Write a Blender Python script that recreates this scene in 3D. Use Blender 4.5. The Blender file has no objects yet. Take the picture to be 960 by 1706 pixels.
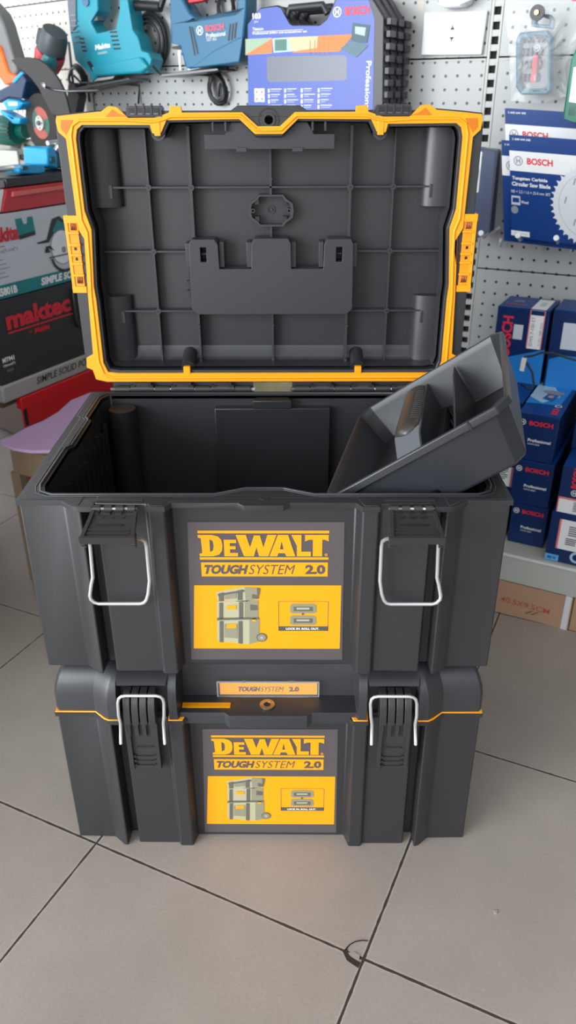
import bpy, math, random
from mathutils import Matrix, Vector
from mathutils.geometry import tessellate_polygon
import bmesh
PI = math.pi
R = math.radians
col = bpy.context.scene.collection
sc = bpy.context.scene

# ------------------------------------------------------------------ camera, world, lights, exposure
cam = bpy.data.cameras.new('camera'); cam_o = bpy.data.objects.new('camera', cam); col.objects.link(cam_o)
cam.sensor_fit = 'VERTICAL'; cam.sensor_height = 36.0; cam.lens = 1306.5 / 1706 * 36.0
cam.clip_start = 0.02; cam.clip_end = 60
cam_o.rotation_mode = 'XYZ'
_p, _yaw, _roll = 0.4827, -0.0118, -0.0053
_F = Vector((math.sin(_yaw)*math.cos(_p), math.cos(_yaw)*math.cos(_p), -math.sin(_p)))
_R = Vector((math.cos(_yaw), -math.sin(_yaw), 0)); _U = _R.cross(_F)
_R2 = _R*math.cos(_roll) + _U*math.sin(_roll); _U2 = -_R*math.sin(_roll) + _U*math.cos(_roll)
_m = Matrix((_R2, _U2, -_F)).transposed().to_4x4(); _m.translation = (0.0363, -0.7794, 0.9399)
cam_o.matrix_world = _m
sc.camera = cam_o
cam.dof.use_dof = True; cam.dof.focus_distance = 0.92; cam.dof.aperture_fstop = 7.5

w = bpy.data.worlds.new('daylight'); sc.world = w; w.use_nodes = True
wn = w.node_tree.nodes; wl_ = w.node_tree.links
bg = wn['Background']; tc = wn.new('ShaderNodeTexCoord'); sx = wn.new('ShaderNodeSeparateXYZ'); cr = wn.new('ShaderNodeValToRGB')
wl_.new(tc.outputs['Generated'], sx.inputs[0])
mr = wn.new('ShaderNodeMapRange'); mr.inputs[1].default_value = -1; mr.inputs[2].default_value = 1
wl_.new(sx.outputs[2], mr.inputs[0]); wl_.new(mr.outputs[0], cr.inputs[0])
# the shop front is open on the left, shelves darken the right
mrx = wn.new('ShaderNodeMapRange'); mrx.inputs[1].default_value = -.75; mrx.inputs[2].default_value = .7; mrx.inputs[3].default_value = 2.1; mrx.inputs[4].default_value = .20
wl_.new(sx.outputs[0], mrx.inputs[0]); wml = wn.new('ShaderNodeVectorMath'); wml.operation = 'SCALE'
wl_.new(cr.outputs[0], wml.inputs[0]); wl_.new(mrx.outputs[0], wml.inputs['Scale']); wl_.new(wml.outputs[0], bg.inputs[0])
cr.color_ramp.elements[0].position = 0.45; cr.color_ramp.elements[0].color = (.30, .27, .25, 1)
cr.color_ramp.elements[1].position = 0.6; cr.color_ramp.elements[1].color = (.88, .94, 1.0, 1)
bg.inputs[1].default_value = 1.7

def area(name, loc, target, size, sy, power, color):
    l = bpy.data.lights.new(name, 'AREA'); l.shape = 'RECTANGLE'; l.size = size; l.size_y = sy; l.energy = power; l.color = color
    o = bpy.data.objects.new(name, l); col.objects.link(o); o.location = loc
    o.rotation_euler = (Vector(target) - Vector(loc)).to_track_quat('-Z', 'Y').to_euler()
    return o
area('shopfront_daylight', (-2.5, -2.0, 1.05), (0.0, 0.2, .4), 2.0, 1.9, 140, (.92, .97, 1.0))
area('ceiling_tube_light', (0.6, -0.6, 2.85), (0.2, 0.4, 0.3), 2.4, .4, 9, (1.0, .97, .92))
sc.view_settings.view_transform = 'Standard'; sc.view_settings.look = 'None'
sc.view_settings.gamma = 1.0; sc.view_settings.use_curve_mapping = False
sc.view_settings.exposure = 0.08

# ------------------------------------------------------------------ materials
def _lin(c):
    return tuple(((x/255)/12.92 if x/255 <= .04045 else (((x/255)+.055)/1.055)**2.4) for x in c) + (1,)
MATS = {}
def mat(name, rgb, rough=.5, metal=0.0, bump=0.0, bscale=600, var=0.0, vscale=8, spec=.5, trans=0.0, alpha=1.0, coat=0.0):
    """rgb is the sRGB look of the thing itself, 0-255"""
    if name in MATS: return MATS[name]
    m = bpy.data.materials.new(name); m.use_nodes = True; nt = m.node_tree; b = nt.nodes['Principled BSDF']
    b.inputs['Base Color'].default_value = _lin(rgb); b.inputs['Roughness'].default_value = rough
    b.inputs['Metallic'].default_value = metal; b.inputs['Specular IOR Level'].default_value = spec
    b.inputs['Transmission Weight'].default_value = trans; b.inputs['Alpha'].default_value = alpha
    b.inputs['Coat Weight'].default_value = coat
    t = nt.nodes.new('ShaderNodeTexCoord')
    if bump > 0:
        n = nt.nodes.new('ShaderNodeTexNoise'); n.inputs['Scale'].default_value = bscale; n.inputs['Detail'].default_value = 2
        bp = nt.nodes.new('ShaderNodeBump'); bp.inputs['Strength'].default_value = bump; bp.inputs['Distance'].default_value = .001
        nt.links.new(t.outputs['Object'], n.inputs['Vector']); nt.links.new(n.outputs['Fac'], bp.inputs['Height'])
        nt.links.new(bp.outputs['Normal'], b.inputs['Normal'])
    if var > 0:
        n = nt.nodes.new('ShaderNodeTexNoise'); n.inputs['Scale'].default_value = vscale; n.inputs['Detail'].default_value = 4
        mx = nt.nodes.new('ShaderNodeMixRGB'); c = _lin(rgb)
        mx.inputs[1].default_value = tuple(x*(1-var) for x in c[:3]) + (1,)
        mx.inputs[2].default_value = tuple(min(1, x*(1+var)) for x in c[:3]) + (1,)
        nt.links.new(t.outputs['Object'], n.inputs['Vector']); nt.links.new(n.outputs['Fac'], mx.inputs[0])
        nt.links.new(mx.outputs[0], b.inputs['Base Color'])
    MATS[name] = m
    return m
PL = mat('charcoal_plastic', (41, 41, 43), .43, bump=.05, bscale=1800, var=.06, spec=.6)
PLL = mat('charcoal_lid_plastic', (47, 48, 51), .40, bump=.04, bscale=1800, var=.05, spec=.6)
BK = mat('black_plastic', (34, 34, 36), .40, bump=.03)
BR = mat('latch_plastic', (50, 48, 47), .34, bump=.03)
TR = mat('tray_plastic', (46, 48, 52), .36, bump=.05, bscale=1500, spec=.5)
YE = mat('yellow_rubber', (250, 160, 14), .40, bump=.02)
STEEL = mat('zinc_wire', (228, 230, 232), .28, .75)
DKST = mat('dark_steel', (110, 110, 112), .35, 1.0)
SGR = mat('sticker_grey', (84, 77, 79), .38)
SYE = mat('sticker_yellow', (247, 158, 8), .42)
SG1 = mat('print_box_light', (172, 168, 138), .5)
SG2 = mat('print_box_mid', (138, 134, 112), .5)
SG3 = mat('print_box_dark', (96, 94, 84), .5)
WH = mat('print_white', (236, 237, 238), .45)
RED = mat('print_red', (222, 44, 58), .45)
BLKI = mat('print_black', (30, 30, 32), .5)
GREYI = mat('print_grey', (140, 144, 150), .5)
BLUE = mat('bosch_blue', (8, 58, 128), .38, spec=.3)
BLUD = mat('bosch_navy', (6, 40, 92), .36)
BLUL = mat('bosch_sky', (38, 128, 206), .34)
CLR = mat('clear_plastic', (235, 238, 240), .08, trans=.0, alpha=.05, spec=.8)

# ------------------------------------------------------------------ mesh builder
XZ = lambda y=0.0: Matrix(((1,0,0,0),(0,0,-1,y),(0,1,0,0),(0,0,0,1)))     # (a,b,c) -> (a, y-c, b): drawing plane facing -y
class G:
    def __init__(s, M=None): s.v=[]; s.f=[]; s.mi=[]; s.sm=[]; s.mats=[]; s.M=M or Matrix.Identity(4)
    def m(s, mt):
        if mt not in s.mats: s.mats.append(mt)
        return s.mats.index(mt)
    def add(s, vs, fs, mt, smooth=False, M=None):
        o=len(s.v); T = s.M @ M if M is not None else s.M
        s.v += [tuple(T @ Vector(p)) for p in vs]; k=s.m(mt)
        for f in fs: s.f.append(tuple(i+o for i in f)); s.mi.append(k); s.sm.append(smooth)
        return s
    def box(s, x0,x1,y0,y1,z0,z1, mt, M=None):
        v=[(x,y,z) for z in (z0,z1) for y in (y0,y1) for x in (x0,x1)]
        return s.add(v, [(0,2,3,1),(4,5,7,6),(0,1,5,4),(2,6,7,3),(0,4,6,2),(1,3,7,5)], mt, M=M)
    def prism(s, poly, z0, z1, mt, holes=(), M=None, mside=None, top=True, bottom=True, scale1=None):
        loops=[list(poly)]+[list(h) for h in holes]
        flat=[p for l in loops for p in l]; n=len(flat)
        tris=tessellate_polygon([[Vector((p[0],p[1],0)) for p in l] for l in loops])
        def up(p):
            if scale1 is None: return (p[0],p[1],z1)
            cx,cy,k=scale1; return (cx+(p[0]-cx)*k, cy+(p[1]-cy)*k, z1)
        v=[(p[0],p[1],z0) for p in flat]+[up(p) for p in flat]
        fs=[]
        if bottom: fs+=[tuple(t) for t in tris]
        if top: fs+=[(t[2]+n,t[1]+n,t[0]+n) for t in tris]
        s.add(v, fs, mt, M=M)
        o=0; sf=[]
        for l in loops:
            k=len(l)
            for i in range(k):
                j=(i+1)%k; sf.append((o+i,o+j,o+j+n,o+i+n))
            o+=k
        # share the vertices of the caps
        base=len(s.v)-len(v); kk=s.m(mside or mt)
        for f in sf: s.f.append(tuple(i+base for i in f)); s.mi.append(kk); s.sm.append(False)
        return s
    def loft(s, rows, mt, closed=False, caps=True, smooth=True, M=None):
        n=len(rows[0]); v=[p for r in rows for p in r]; fs=[]
        for i in range(len(rows)-1):
            for j in range(n if closed else n-1):
                a=i*n+j; b=i*n+(j+1)%n; fs.append((a,b,b+n,a+n))
        s.add(v,fs,mt,smooth,M)
        if caps:
            base=len(s.v)-len(v); k=s.m(mt)
            s.f.append(tuple(base+i for i in range(n))); s.mi.append(k); s.sm.append(False)
            s.f.append(tuple(base+(len(rows)-1)*n+i for i in reversed(range(n)))); s.mi.append(k); s.sm.append(False)
        return s
    def tube(s, pts, r, mt, seg=8, closed=False, M=None, caps=True, flat=None):
        P=[Vector(p) for p in pts]; n=len(P); rows=[]; prev=None
        for i,p in enumerate(P):
            if closed: t=(P[(i+1)%n]-P[i-1])
            else: t=(P[min(i+1,n-1)]-P[max(i-1,0)])
            t.normalize()
            if prev is None:
                a=Vector((0,0,1)) if abs(t.z)<.9 else Vector((0,1,0)); u=t.cross(a).normalized()
            else: u=(prev-t*prev.dot(t)).normalized()
            prev=u; w_=t.cross(u); rr=r[i] if isinstance(r,(list,tuple)) else r
            rows.append([tuple(p+(u*math.cos(2*PI*k/seg)+w_*math.sin(2*PI*k/seg)*(flat or 1))*rr) for k in range(seg)])
        if closed: rows.append(rows[0])
        return s.loft(rows, mt, closed=True, caps=caps and not closed, smooth=True, M=M)
    def cyl(s, p0, p1, r, mt, seg=20, r1=None, M=None, smooth=True):
        return s.tube([p0,p1],[r, r if r1 is None else r1],mt,seg=seg,M=M) if smooth else s.tube([p0,p1],[r,r if r1 is None else r1],mt,seg=seg,M=M)
    def ring(s, c, r0, r1, z0, z1, mt, seg=28, M=None):
        o=[(c[0]+r1*math.cos(2*PI*k/seg), c[1]+r1*math.sin(2*PI*k/seg)) for k in range(seg)]
        if r0<=0: return s.prism(o,z0,z1,mt,M=M)
        i=[(c[0]+r0*math.cos(2*PI*k/seg), c[1]+r0*math.sin(2*PI*k/seg)) for k in range(seg)]
        return s.prism(o,z0,z1,mt,holes=[i],M=M)
    # flat drawing helpers: printed areas a hair above their surface
    def rect(s, x0,y0,x1,y1, mt, h=1, M=None, sk=0.0):
        z=.00025*h; return s.add([(x0,y0,z),(x1,y0,z),(x1+sk,y1,z),(x0+sk,y1,z)],[(0,1,2,3)],mt,M=M)
    def poly(s, pts, mt, h=1, M=None, holes=()):
        z=.00025*h; loops=[list(pts)]+[list(q) for q in holes]
        tris=tessellate_polygon([[Vector((p[0],p[1],0)) for p in l] for l in loops])
        return s.add([(p[0],p[1],z) for l in loops for p in l],[tuple(t) for t in tris],mt,M=M)
    def disc(s, cx,cy,r, mt, h=1, M=None, seg=24, ry=None):
        return s.poly([(cx+r*math.cos(2*PI*k/seg), cy+(ry or r)*math.sin(2*PI*k/seg)) for k in range(seg)],mt,h,M)
    def annulus(s, cx,cy,r0,r1, mt, h=1, M=None, seg=24):
        z=.00025*h; v=[]
        for k in range(seg):
            c_,s_=math.cos(2*PI*k/seg),math.sin(2*PI*k/seg); v+=[(cx+r0*c_,cy+r0*s_,z),(cx+r1*c_,cy+r1*s_,z)]
        return s.add(v,[(2*k,2*k+1,(2*k+3)%(2*seg),(2*k+2)%(2*seg)) for k in range(seg)],mt,M=M)
    def text(s, body, x, y, wd, ht, mt, h=1, bold=0.0, shear=0.0, M=None, rot=0.0):
        vs,fs=text_mesh(body,bold,shear)
        x0=min(p[0] for p in vs); x1=max(p[0] for p in vs); y0=min(p[1] for p in vs); y1=max(p[1] for p in vs)
        z=.00025*h; kx=wd/(x1-x0); ky=ht/(y1-y0); c_,s_=math.cos(rot),math.sin(rot)
        out=[]
        for p in vs:
            a=(p[0]-x0)*kx; b=(p[1]-y0)*ky; out.append((x+a*c_-b*s_, y+a*s_+b*c_, z))
        return s.add(out,fs,mt,M=M)
    def build(s, name, parent=None, bevel=0.0, seg=2, angle=32, shade=None, origin=None, tags=None):
        me=bpy.data.meshes.new(name); me.from_pydata(s.v,[],s.f)
        for mt in s.mats: me.materials.append(mt)
        for p,k,sm in zip(me.polygons,s.mi,s.sm): p.material_index=k; p.use_smooth=sm
        bm=bmesh.new(); bm.from_mesh(me)
        o=bpy.data.objects.new(name,me); col.objects.link(o)
        org=Vector(origin) if origin is not None else None
        if parent is not None:
            root=parent
            while root.parent is not None: root=root.parent
            org=Vector(ORG.get(root.name,(0,0,0)))
            o.parent=parent
        if bevel>0 or shade:
            bmesh.ops.remove_doubles(bm, verts=bm.verts, dist=1e-6)
            bmesh.ops.recalc_face_normals(bm, faces=bm.faces)
        if org is not None:
            for vv in bm.verts: vv.co -= org
        bm.to_mesh(me); bm.free()
        if bevel>0:
            md=o.modifiers.new('edge','BEVEL'); md.width=bevel; md.segments=seg; md.limit_method='ANGLE'; md.angle_limit=R(angle)
            md.harden_normals=False
            for p in me.polygons: p.use_smooth=True
            try: me.set_sharp_from_angle(angle=R(50))
            except Exception: pass
        elif shade:
            for p in me.polygons: p.use_smooth=True
            try: me.set_sharp_from_angle(angle=R(shade))
            except Exception: pass
        return o
_TC={}
def text_mesh(body,bold,shear):
    key=(body,bold,shear)
    if key in _TC: return _TC[key]
    c=bpy.data.curves.new('t','FONT'); c.body=body; c.size=1; c.offset=bold; c.shear=shear; c.resolution_u=3
    o=bpy.data.objects.new('t',c); col.objects.link(o)
    bpy.context.view_layer.update(); dg=bpy.context.evaluated_depsgraph_get()
    me=bpy.data.meshes.new_from_object(o.evaluated_get(dg))
    r=([tuple(v.co) for v in me.vertices],[tuple(p.vertices) for p in me.polygons])
    bpy.data.objects.remove(o); bpy.data.curves.remove(c); bpy.data.meshes.remove(me)
    _TC[key]=r; return r
ORG={}
ID=Matrix.Identity(4)
def frame(origin, rotz): return Matrix.Translation(Vector(origin)) @ Matrix.Rotation(R(rotz),4,'Z')
def thing(name,label,cat,F=ID,o=(0,0,0),group=None):
    """an Empty at the thing's base, o given in the frame F in which its parts are drawn"""
    e=bpy.data.objects.new(name,None); col.objects.link(e); e.empty_display_size=.03
    e.matrix_world = F @ Matrix.Translation(Vector(o)); ORG[e.name]=tuple(o)
    e['label']=label; e['category']=cat
    if group: e['group']=group
    return e
def struct(o, F=None):
    o['kind']='structure'
    if F is not None: o.matrix_world=F
    return o
def rrect(x0,y0,x1,y1,r,n=4):
    out=[]
    for cx,cy,a in ((x1-r,y0+r,-90),(x1-r,y1-r,0),(x0+r,y1-r,90),(x0+r,y0+r,180)):
        for k in range(n+1):
            t=R(a+90*k/n); out.append((cx+r*math.cos(t),cy+r*math.sin(t)))
    return out
def mir(h): return h+[(-x,y) for x,y in reversed(h)]
def scl(poly,k,c=None):
    cx=sum(p[0] for p in poly)/len(poly) if c is None else c[0]; cy=sum(p[1] for p in poly)/len(poly) if c is None else c[1]
    return [(cx+(p[0]-cx)*k,cy+(p[1]-cy)*k) for p in poly]
def bosch_badge(g,cx,cy,r,mt,M=None,h=2):
    g.annulus(cx,cy,r*.8,r,mt,h,M); g.rect(cx-r*.45,cy-r*.5,cx-r*.22,cy+r*.5,mt,h,M); g.rect(cx+r*.22,cy-r*.5,cx+r*.45,cy+r*.5,mt,h,M); g.rect(cx-r*.22,cy-r*.12,cx+r*.22,cy+r*.12,mt,h,M)

WF = frame((.355,1.03,0), -27)        # frame of the back wall: x along the wall, -y out of it
LF = frame((-0.5955,0.8325,0), 63)                  # frame of the left-hand stack
PF = frame((-0.4825,1.4568,0), -40)               # frame of the far-left panel

# ------------------------------------------------------------------ the setting
def floor_mat():
    m=bpy.data.materials.new('floor_tiles'); m.use_nodes=True; nt=m.node_tree; N=nt.nodes; L=nt.links; b=N['Principled BSDF']
    t=N.new('ShaderNodeTexCoord'); s=N.new('ShaderNodeSeparateXYZ'); L.new(t.outputs['Object'],s.inputs[0])
    def math_(op,a,b_=None,c=None):
        n=N.new('ShaderNodeMath'); n.operation=op
        for i,x in enumerate((a,b_,c)):
            if x is None: continue
            if isinstance(x,(int,float)): n.inputs[i].default_value=x
            else: L.new(x,n.inputs[i])
        return n.outputs[0]
    T=.4065
    nz=N.new('ShaderNodeTexNoise'); nz.inputs['Scale'].default_value=60; L.new(t.outputs['Object'],nz.inputs['Vector'])
    wob=math_('MULTIPLY',math_('SUBTRACT',nz.outputs['Fac'],.5),.0022)
    def line(ax,ph):
        q=math_('DIVIDE',math_('SUBTRACT',ax,ph),T); fr=math_('FRACT',math_('ADD',q,100.5))
        return math_('ADD',math_('MULTIPLY',math_('ABSOLUTE',math_('SUBTRACT',fr,.5)),T),wob)
    d=math_('MINIMUM',line(s.outputs[0],.1823),line(s.outputs[1],-.111))
    g=math_('LESS_THAN',d,.0017)
    edge=N.new('ShaderNodeMapRange'); edge.inputs[1].default_value=.0017; edge.inputs[2].default_value=.0048; edge.inputs[3].default_value=1; edge.inputs[4].default_value=0; L.new(d,edge.inputs[0])
    n1=N.new('ShaderNodeTexNoise'); n1.inputs['Scale'].default_value=3.2; n1.inputs['Detail'].default_value=6; n1.inputs['Roughness'].default_value=.62; L.new(t.outputs['Object'],n1.inputs['Vector'])
    n2=N.new('ShaderNodeTexNoise'); n2.inputs['Scale'].default_value=260; n2.inputs['Detail'].default_value=3; L.new(t.outputs['Object'],n2.inputs['Vector'])
    c1=N.new('ShaderNodeValToRGB'); c1.color_ramp.elements[0].position=.3; c1.color_ramp.elements[0].color=_lin((153,143,135)); c1.color_ramp.elements[1].position=.72; c1.color_ramp.elements[1].color=_lin((172,161,153)); L.new(n1.outputs['Fac'],c1.inputs[0])
    mx=N.new('ShaderNodeMixRGB'); mx.blend_type='MULTIPLY'; mx.inputs[0].default_value=.25; L.new(c1.outputs[0],mx.inputs[1]); L.new(n2.outputs['Fac'],mx.inputs[2])
    m2=N.new('ShaderNodeMixRGB'); m2.inputs[2].default_value=_lin((196,190,182)); L.new(mx.outputs[0],m2.inputs[1]); L.new(math_('MULTIPLY',edge.outputs[0],.35),m2.inputs[0])
    m3=N.new('ShaderNodeMixRGB'); m3.inputs[2].default_value=_lin((62,54,49)); L.new(m2.outputs[0],m3.inputs[1]); L.new(g,m3.inputs[0])
    L.new(m3.outputs[0],b.inputs['Base Color']); b.inputs['Roughness'].default_value=.42
    bp=N.new('ShaderNodeBump'); bp.inputs['Strength'].default_value=.12; bp.inputs['Distance'].default_value=.001; L.new(n2.outputs['Fac'],bp.inputs['Height'])
    bp2=N.new('ShaderNodeBump'); bp2.inputs['Strength'].default_value=.6; bp2.inputs['Distance'].default_value=.002; bp2.invert=True; L.new(g,bp2.inputs['Height']); L.new(bp.outputs[0],bp2.inputs['Normal']); L.new(bp2.outputs[0],b.inputs['Normal'])
    return m
FM=floor_mat()
FT=Matrix.Rotation(R(-24.5),4,'Z')
g=G(); g.box(-4,4,-3.2,3.6,-.05,0,FM); fl=g.build('floor'); struct(fl,FT)
CEI=mat('ceiling_paint',(150,150,146),.8)
g=G(); g.box(-4,4,-2.4,3.6,2.95,3.0,CEI); struct(g.build('ceiling'))
g=G(); g.box(2.1,2.15,-3.0,3.6,0,2.95,mat('side_wall_paint',(120,120,118),.7)); struct(g.build('wall_right'))
# the chipped tile corner: a small broken pit with dark grout in it, lying in the floor
DG=mat('broken_grout',(44,38,34),.9,bump=.5,bscale=300)
CH=mat('chipped_tile',(150,140,132),.7,bump=.4,bscale=400)
def fp(x,y):
    v=FT.inverted()@Vector((x,y,0)); return (v.x,v.y)
g=G()
ring_pts=[fp(*p) for p in [(0.0943,-0.1667),(0.1005,-0.1636),(0.1022,-0.1721),(0.1079,-0.1767),(0.1157,-0.1812),(0.1123,-0.1880),(0.1060,-0.1836),(0.0989,-0.1783)]]
g.prism(ring_pts,0.0,.0006,DG)
arc=[fp(*p) for p in [(0.0974,-0.1652),(0.1038,-0.1580),(0.1109,-0.1540),(0.1201,-0.1524),(0.1268,-0.1531)]]
g.tube([(x,y,.0003) for x,y in arc],.0008,DG,seg=6)
chip=[fp(*p) for p in [(0.1009,-0.1690),(0.1085,-0.1674),(0.1156,-0.1720),(0.1136,-0.1790),(0.1072,-0.1752)]]
g.prism(chip,0.0,.0009,CH)
o=g.build('tile_chip',fl)

# pegboard panels
def peg_mat(name,x0,z0,pitch,rgb,r=.0029):
    m=bpy.data.materials.new(name); m.use_nodes=True; nt=m.node_tree; N=nt.nodes; L=nt.links; b=N['Principled BSDF']
    t=N.new('ShaderNodeTexCoord'); s=N.new('ShaderNodeSeparateXYZ'); L.new(t.outputs['Object'],s.inputs[0])
    def math_(op,a,b_=None):
        n=N.new('ShaderNodeMath'); n.operation=op
        for i,x in enumerate((a,b_)):
            if x is None: continue
            if isinstance(x,(int,float)): n.inputs[i].default_value=x
            else: L.new(x,n.inputs[i])
        return n.outputs[0]
    def cell(ax,ph):
        fr=math_('FRACT',math_('ADD',math_('DIVIDE',math_('SUBTRACT',ax,ph),pitch),100.5))
        return math_('MULTIPLY',math_('SUBTRACT',fr,.5),pitch)
    a=cell(s.outputs[0],x0); c=cell(s.outputs[2],z0)
    d=math_('SQRT',math_('ADD',math_('MULTIPLY',a,a),math_('MULTIPLY',c,c)))
    h=math_('LESS_THAN',d,r)
    n1=N.new('ShaderNodeTexNoise'); n1.inputs['Scale'].default_value=5; n1.inputs['Detail'].default_value=5; L.new(t.outputs['Object'],n1.inputs['Vector'])
    c1=N.new('ShaderNodeMixRGB'); c1.inputs[1].default_value=_lin(tuple(x-9 for x in rgb)); c1.inputs[2].default_value=_lin(rgb); L.new(n1.outputs['Fac'],c1.inputs[0])
    mx=N.new('ShaderNodeMixRGB'); mx.inputs[2].default_value=_lin((38,34,34)); L.new(c1.outputs[0],mx.inputs[1]); L.new(h,mx.inputs[0])
    L.new(mx.outputs[0],b.inputs['Base Color']); b.inputs['Roughness'].default_value=.38
    return m
PEG=(184,186,185)
P_left_hi=peg_mat('peg_left_upper',.0306,1.038,.0245,PEG)
P_left=peg_mat('peg_left_mid',.0306,.640,.0245,PEG)
P_left_lo=peg_mat('peg_left_low',.0306,.5885,.0245,PEG)
P_right_hi=peg_mat('peg_right_upper',.1065,1.038,.0247,PEG)
P_right=peg_mat('peg_right_mid',.1065,.640,.0247,PEG)
P_right_lo=peg_mat('peg_right_low',.1065,.5885,.0247,PEG)
P_far=peg_mat('peg_far_panel',-.02,1.04,.0245,(226,222,214))
DARK=mat('gap_black',(22,21,22),.8)
CREAM=mat('painted_steel',(188,189,184),.4)
g=G()
for x0,x1,mm in ((-.93,.0615,(P_left_lo,P_left,P_left_hi)),(.0865,.80,(P_right_lo,P_right,P_right_hi))):
    for (z0,z1),m_ in zip(((-.186,.2135),(.2165,.6135),(.6165,1.0125),(1.0155,1.412)),(mm[0],mm[0],mm[1],mm[2])):
        if z0<0: z0=0
        g.box(x0,x1,0,.012,z0,z1,m_)
        g.box(x0,x1,-.0012,.0,z1-.0035,z1-.0005,CREAM)
g.box(-.94,.80,.03,.034,0,1.45,DARK)
wb=g.build('wall_back',bevel=0); struct(wb,WF)
g=G()
g.box(.0625,.0855,.008,.03,0,1.42,DARK)
g.box(.0625,.0675,-.0005,.02,0,1.42,CREAM); g.box(.0815,.0855,-.0005,.02,0,1.42,CREAM)
z=.02
while z<1.42:
    g.box(.0675,.0815,.001,.012,z,z+.011,CREAM); g.box(.0695,.0795,.0,.012,z+.0,z+.004,CREAM); z+=.0245
up=g.build('trim_1'); struct(up,WF)
g=G(); g.box(-.955,-.932,-.004,.03,0,1.42,CREAM)
for k in range(36): g.box(-.946,-.940,-.0055,-.004,.02+.04*k,.04+.04*k,DARK)
up=g.build('trim_2'); struct(up,WF)
g=G()
for z0,z1 in ((0,.2135),(.2165,.6135),(.6165,1.0125),(1.0155,1.16),(1.163,1.6)):
    g.box(-1.3,0,0,.012,z0,z1,P_far)
g.box(-1.3,0,.02,.024,0,1.6,CREAM)
wl=g.build('wall_left'); struct(wl,PF)

# ------------------------------------------------------------------ the two tool boxes
BODY_H=.2345
HALF=[(.104,.008),(.110,-.011),(.128,-.011),(.1305,-.0055),(.188,-.0055),(.1905,.014),(.2015,.014),(.2030,-.0115),(.2095,-.0095),(.2245,.0035),(.2765,.0045),(.2770,.105),(.2705,.113),(.2705,.262),(.277,.27),(.277,.358),(.268,.372),(.03,.372)]
INNER=[(.0215,.034),(.056,.0185),(.238,.0185),(.252,.026),(.257,.042),(.257,.15),(.251,.160),(.251,.25),(.257,.26),(.257,.343),(.248,.360),(.03,.360)]
FLANGE=[(.022,-.0100),(.029,-.0035),(.103,-.0035),(.109,-.0130),(.129,-.0130),(.1305,-.0045),(.1885,-.0045),(.1895,-.0130),(.2050,-.0130),(.2120,-.0110),(.2280,.0030),(.2790,.0030),(.279,.374),(.03,.374)]
def body_part(root,z0,detail):
    zt=z0+BODY_H
    g=G(); g.prism(mir(HALF),z0,zt+.0005,PL,holes=[mir(INNER)])
    b=g.build('body',root,bevel=.0022,seg=3)
    f=G(); f.prism(scl(mir(INNER),1.01),z0+.002,z0+.008,BK); f.build('box_floor',b)
    g=G(); g.prism(mir(FLANGE),zt-.0065,zt,PL,holes=[mir(INNER)])
    for s in (-1,1):      # small bar above each latch
        g.box(s*.163-.028,s*.163+.028,-.0002,.003,zt,zt+.0022,PL)
    g.ring((0,.010),.0032,.0062,zt,zt+.0006,PL)
    g.ring((0,.010),0,.0034,zt-.001,zt+.0002,BLKI)
    g.build('rim',b,bevel=.0011,seg=2)
    rg=G(); rp=[(x,y,zt+.0012) for x,y in scl(mir(INNER),1.016,(0,.19))]
    rg.tube(rp,.0017,PLL,closed=True); rp=[(x,y,zt+.0004) for x,y in scl(mir(INNER),1.034,(0,.19)) if y>-.0]
    rg.tube(rp,.0009,PLL,closed=True); rg.build('seal_ridge',b)
    if detail:
        g=G()
        g.prism([(-.088,.345),(.088,.345),(.088,.362),(-.088,.362)],z0+.02,zt-.017,BK)
        g.prism([(-.030,.343),(.030,.343),(.024,.362),(-.024,.362)],zt-.017,zt-.004,BK)
        g.build('rear_inner_panel',b,bevel=.0015)
        for s in (-1,1):
            g=G(); g.cyl((s*.226,.338,z0+.01),(s*.226,.338,zt-.014),.020,BK,seg=28); g.build('corner_post',b,shade=40)
        for s in (-1,1):
          g=G(); g.box(s*.252-.002,s*.252+.002,.05,.34,z0+.03,z0+.036,BK)
          for k in range(11): g.box(s*.250-.003,s*.250+.003,.055+.026*k,.059+.026*k,z0+.03,zt-.03-(.006 if k%2 else 0),BK)
          g.build('inner_side_ribs',b)
    return b

def dewalt(g,x0,y0,wd,ht,mt,M,h=3):
    L=[([(0,1),(.11,1),(.155,.93),(.18,.76),(.186,.5),(.18,.26),(.158,.08),(.11,0),(.006,0),(.006,.12),(.028,.16),(.022,.84),(0,.88)],[(.088,.80),(.112,.72),(.118,.5),(.112,.28),(.088,.2)]),
       ([(.197,.78),(.292,.78),(.292,.62),(.243,.62),(.243,.48),(.286,.48),(.286,.33),(.243,.33),(.243,.16),(.303,.16),(.303,0),(.197,0)],None),
       ([(.29,1),(.368,1),(.397,.42),(.430,.98),(.475,.98),(.500,.42),(.532,1),(.602,1),(.537,0),(.465,0),(.447,.42),(.425,0),(.348,0)],None),
       ([(.612,1),(.690,1),(.745,0),(.676,0),(.664,.15),(.615,.15),(.606,0),(.545,0)],[(.627,.33),(.655,.33),(.641,.70)]),
       ([(.715,1),(.792,1),(.792,.22),(.865,.22),(.865,0),(.757,0),(.757,.5)],None),
       ([(.82,1),(1,1),(1,.70),(.972,.78),(.952,.78),(.952,0),(.880,0),(.880,.78),(.850,.78),(.82,.70)],None)]
    for o,hl in L:
        g.poly([(x0+a*wd,y0+b*ht) for a,b in o],mt,h,M,holes=[[(x0+a*wd,y0+b*ht) for a,b in hl]] if hl else ())
def toughsystem(g,x0,y0,wd,ht,mt,M,h=3):
    g.text('TOUGH',x0,y0,wd*.365,ht,mt,h,bold=.055,shear=.28,M=M)
    g.text('SYSTEM',x0+wd*.366,y0,wd*.385,ht,mt,h,bold=-.004,shear=.28,M=M)
    g.text('2.0',x0+wd*.835,y0,wd*.165,ht,mt,h,bold=.05,M=M)
def S(pts): return pts
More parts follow.
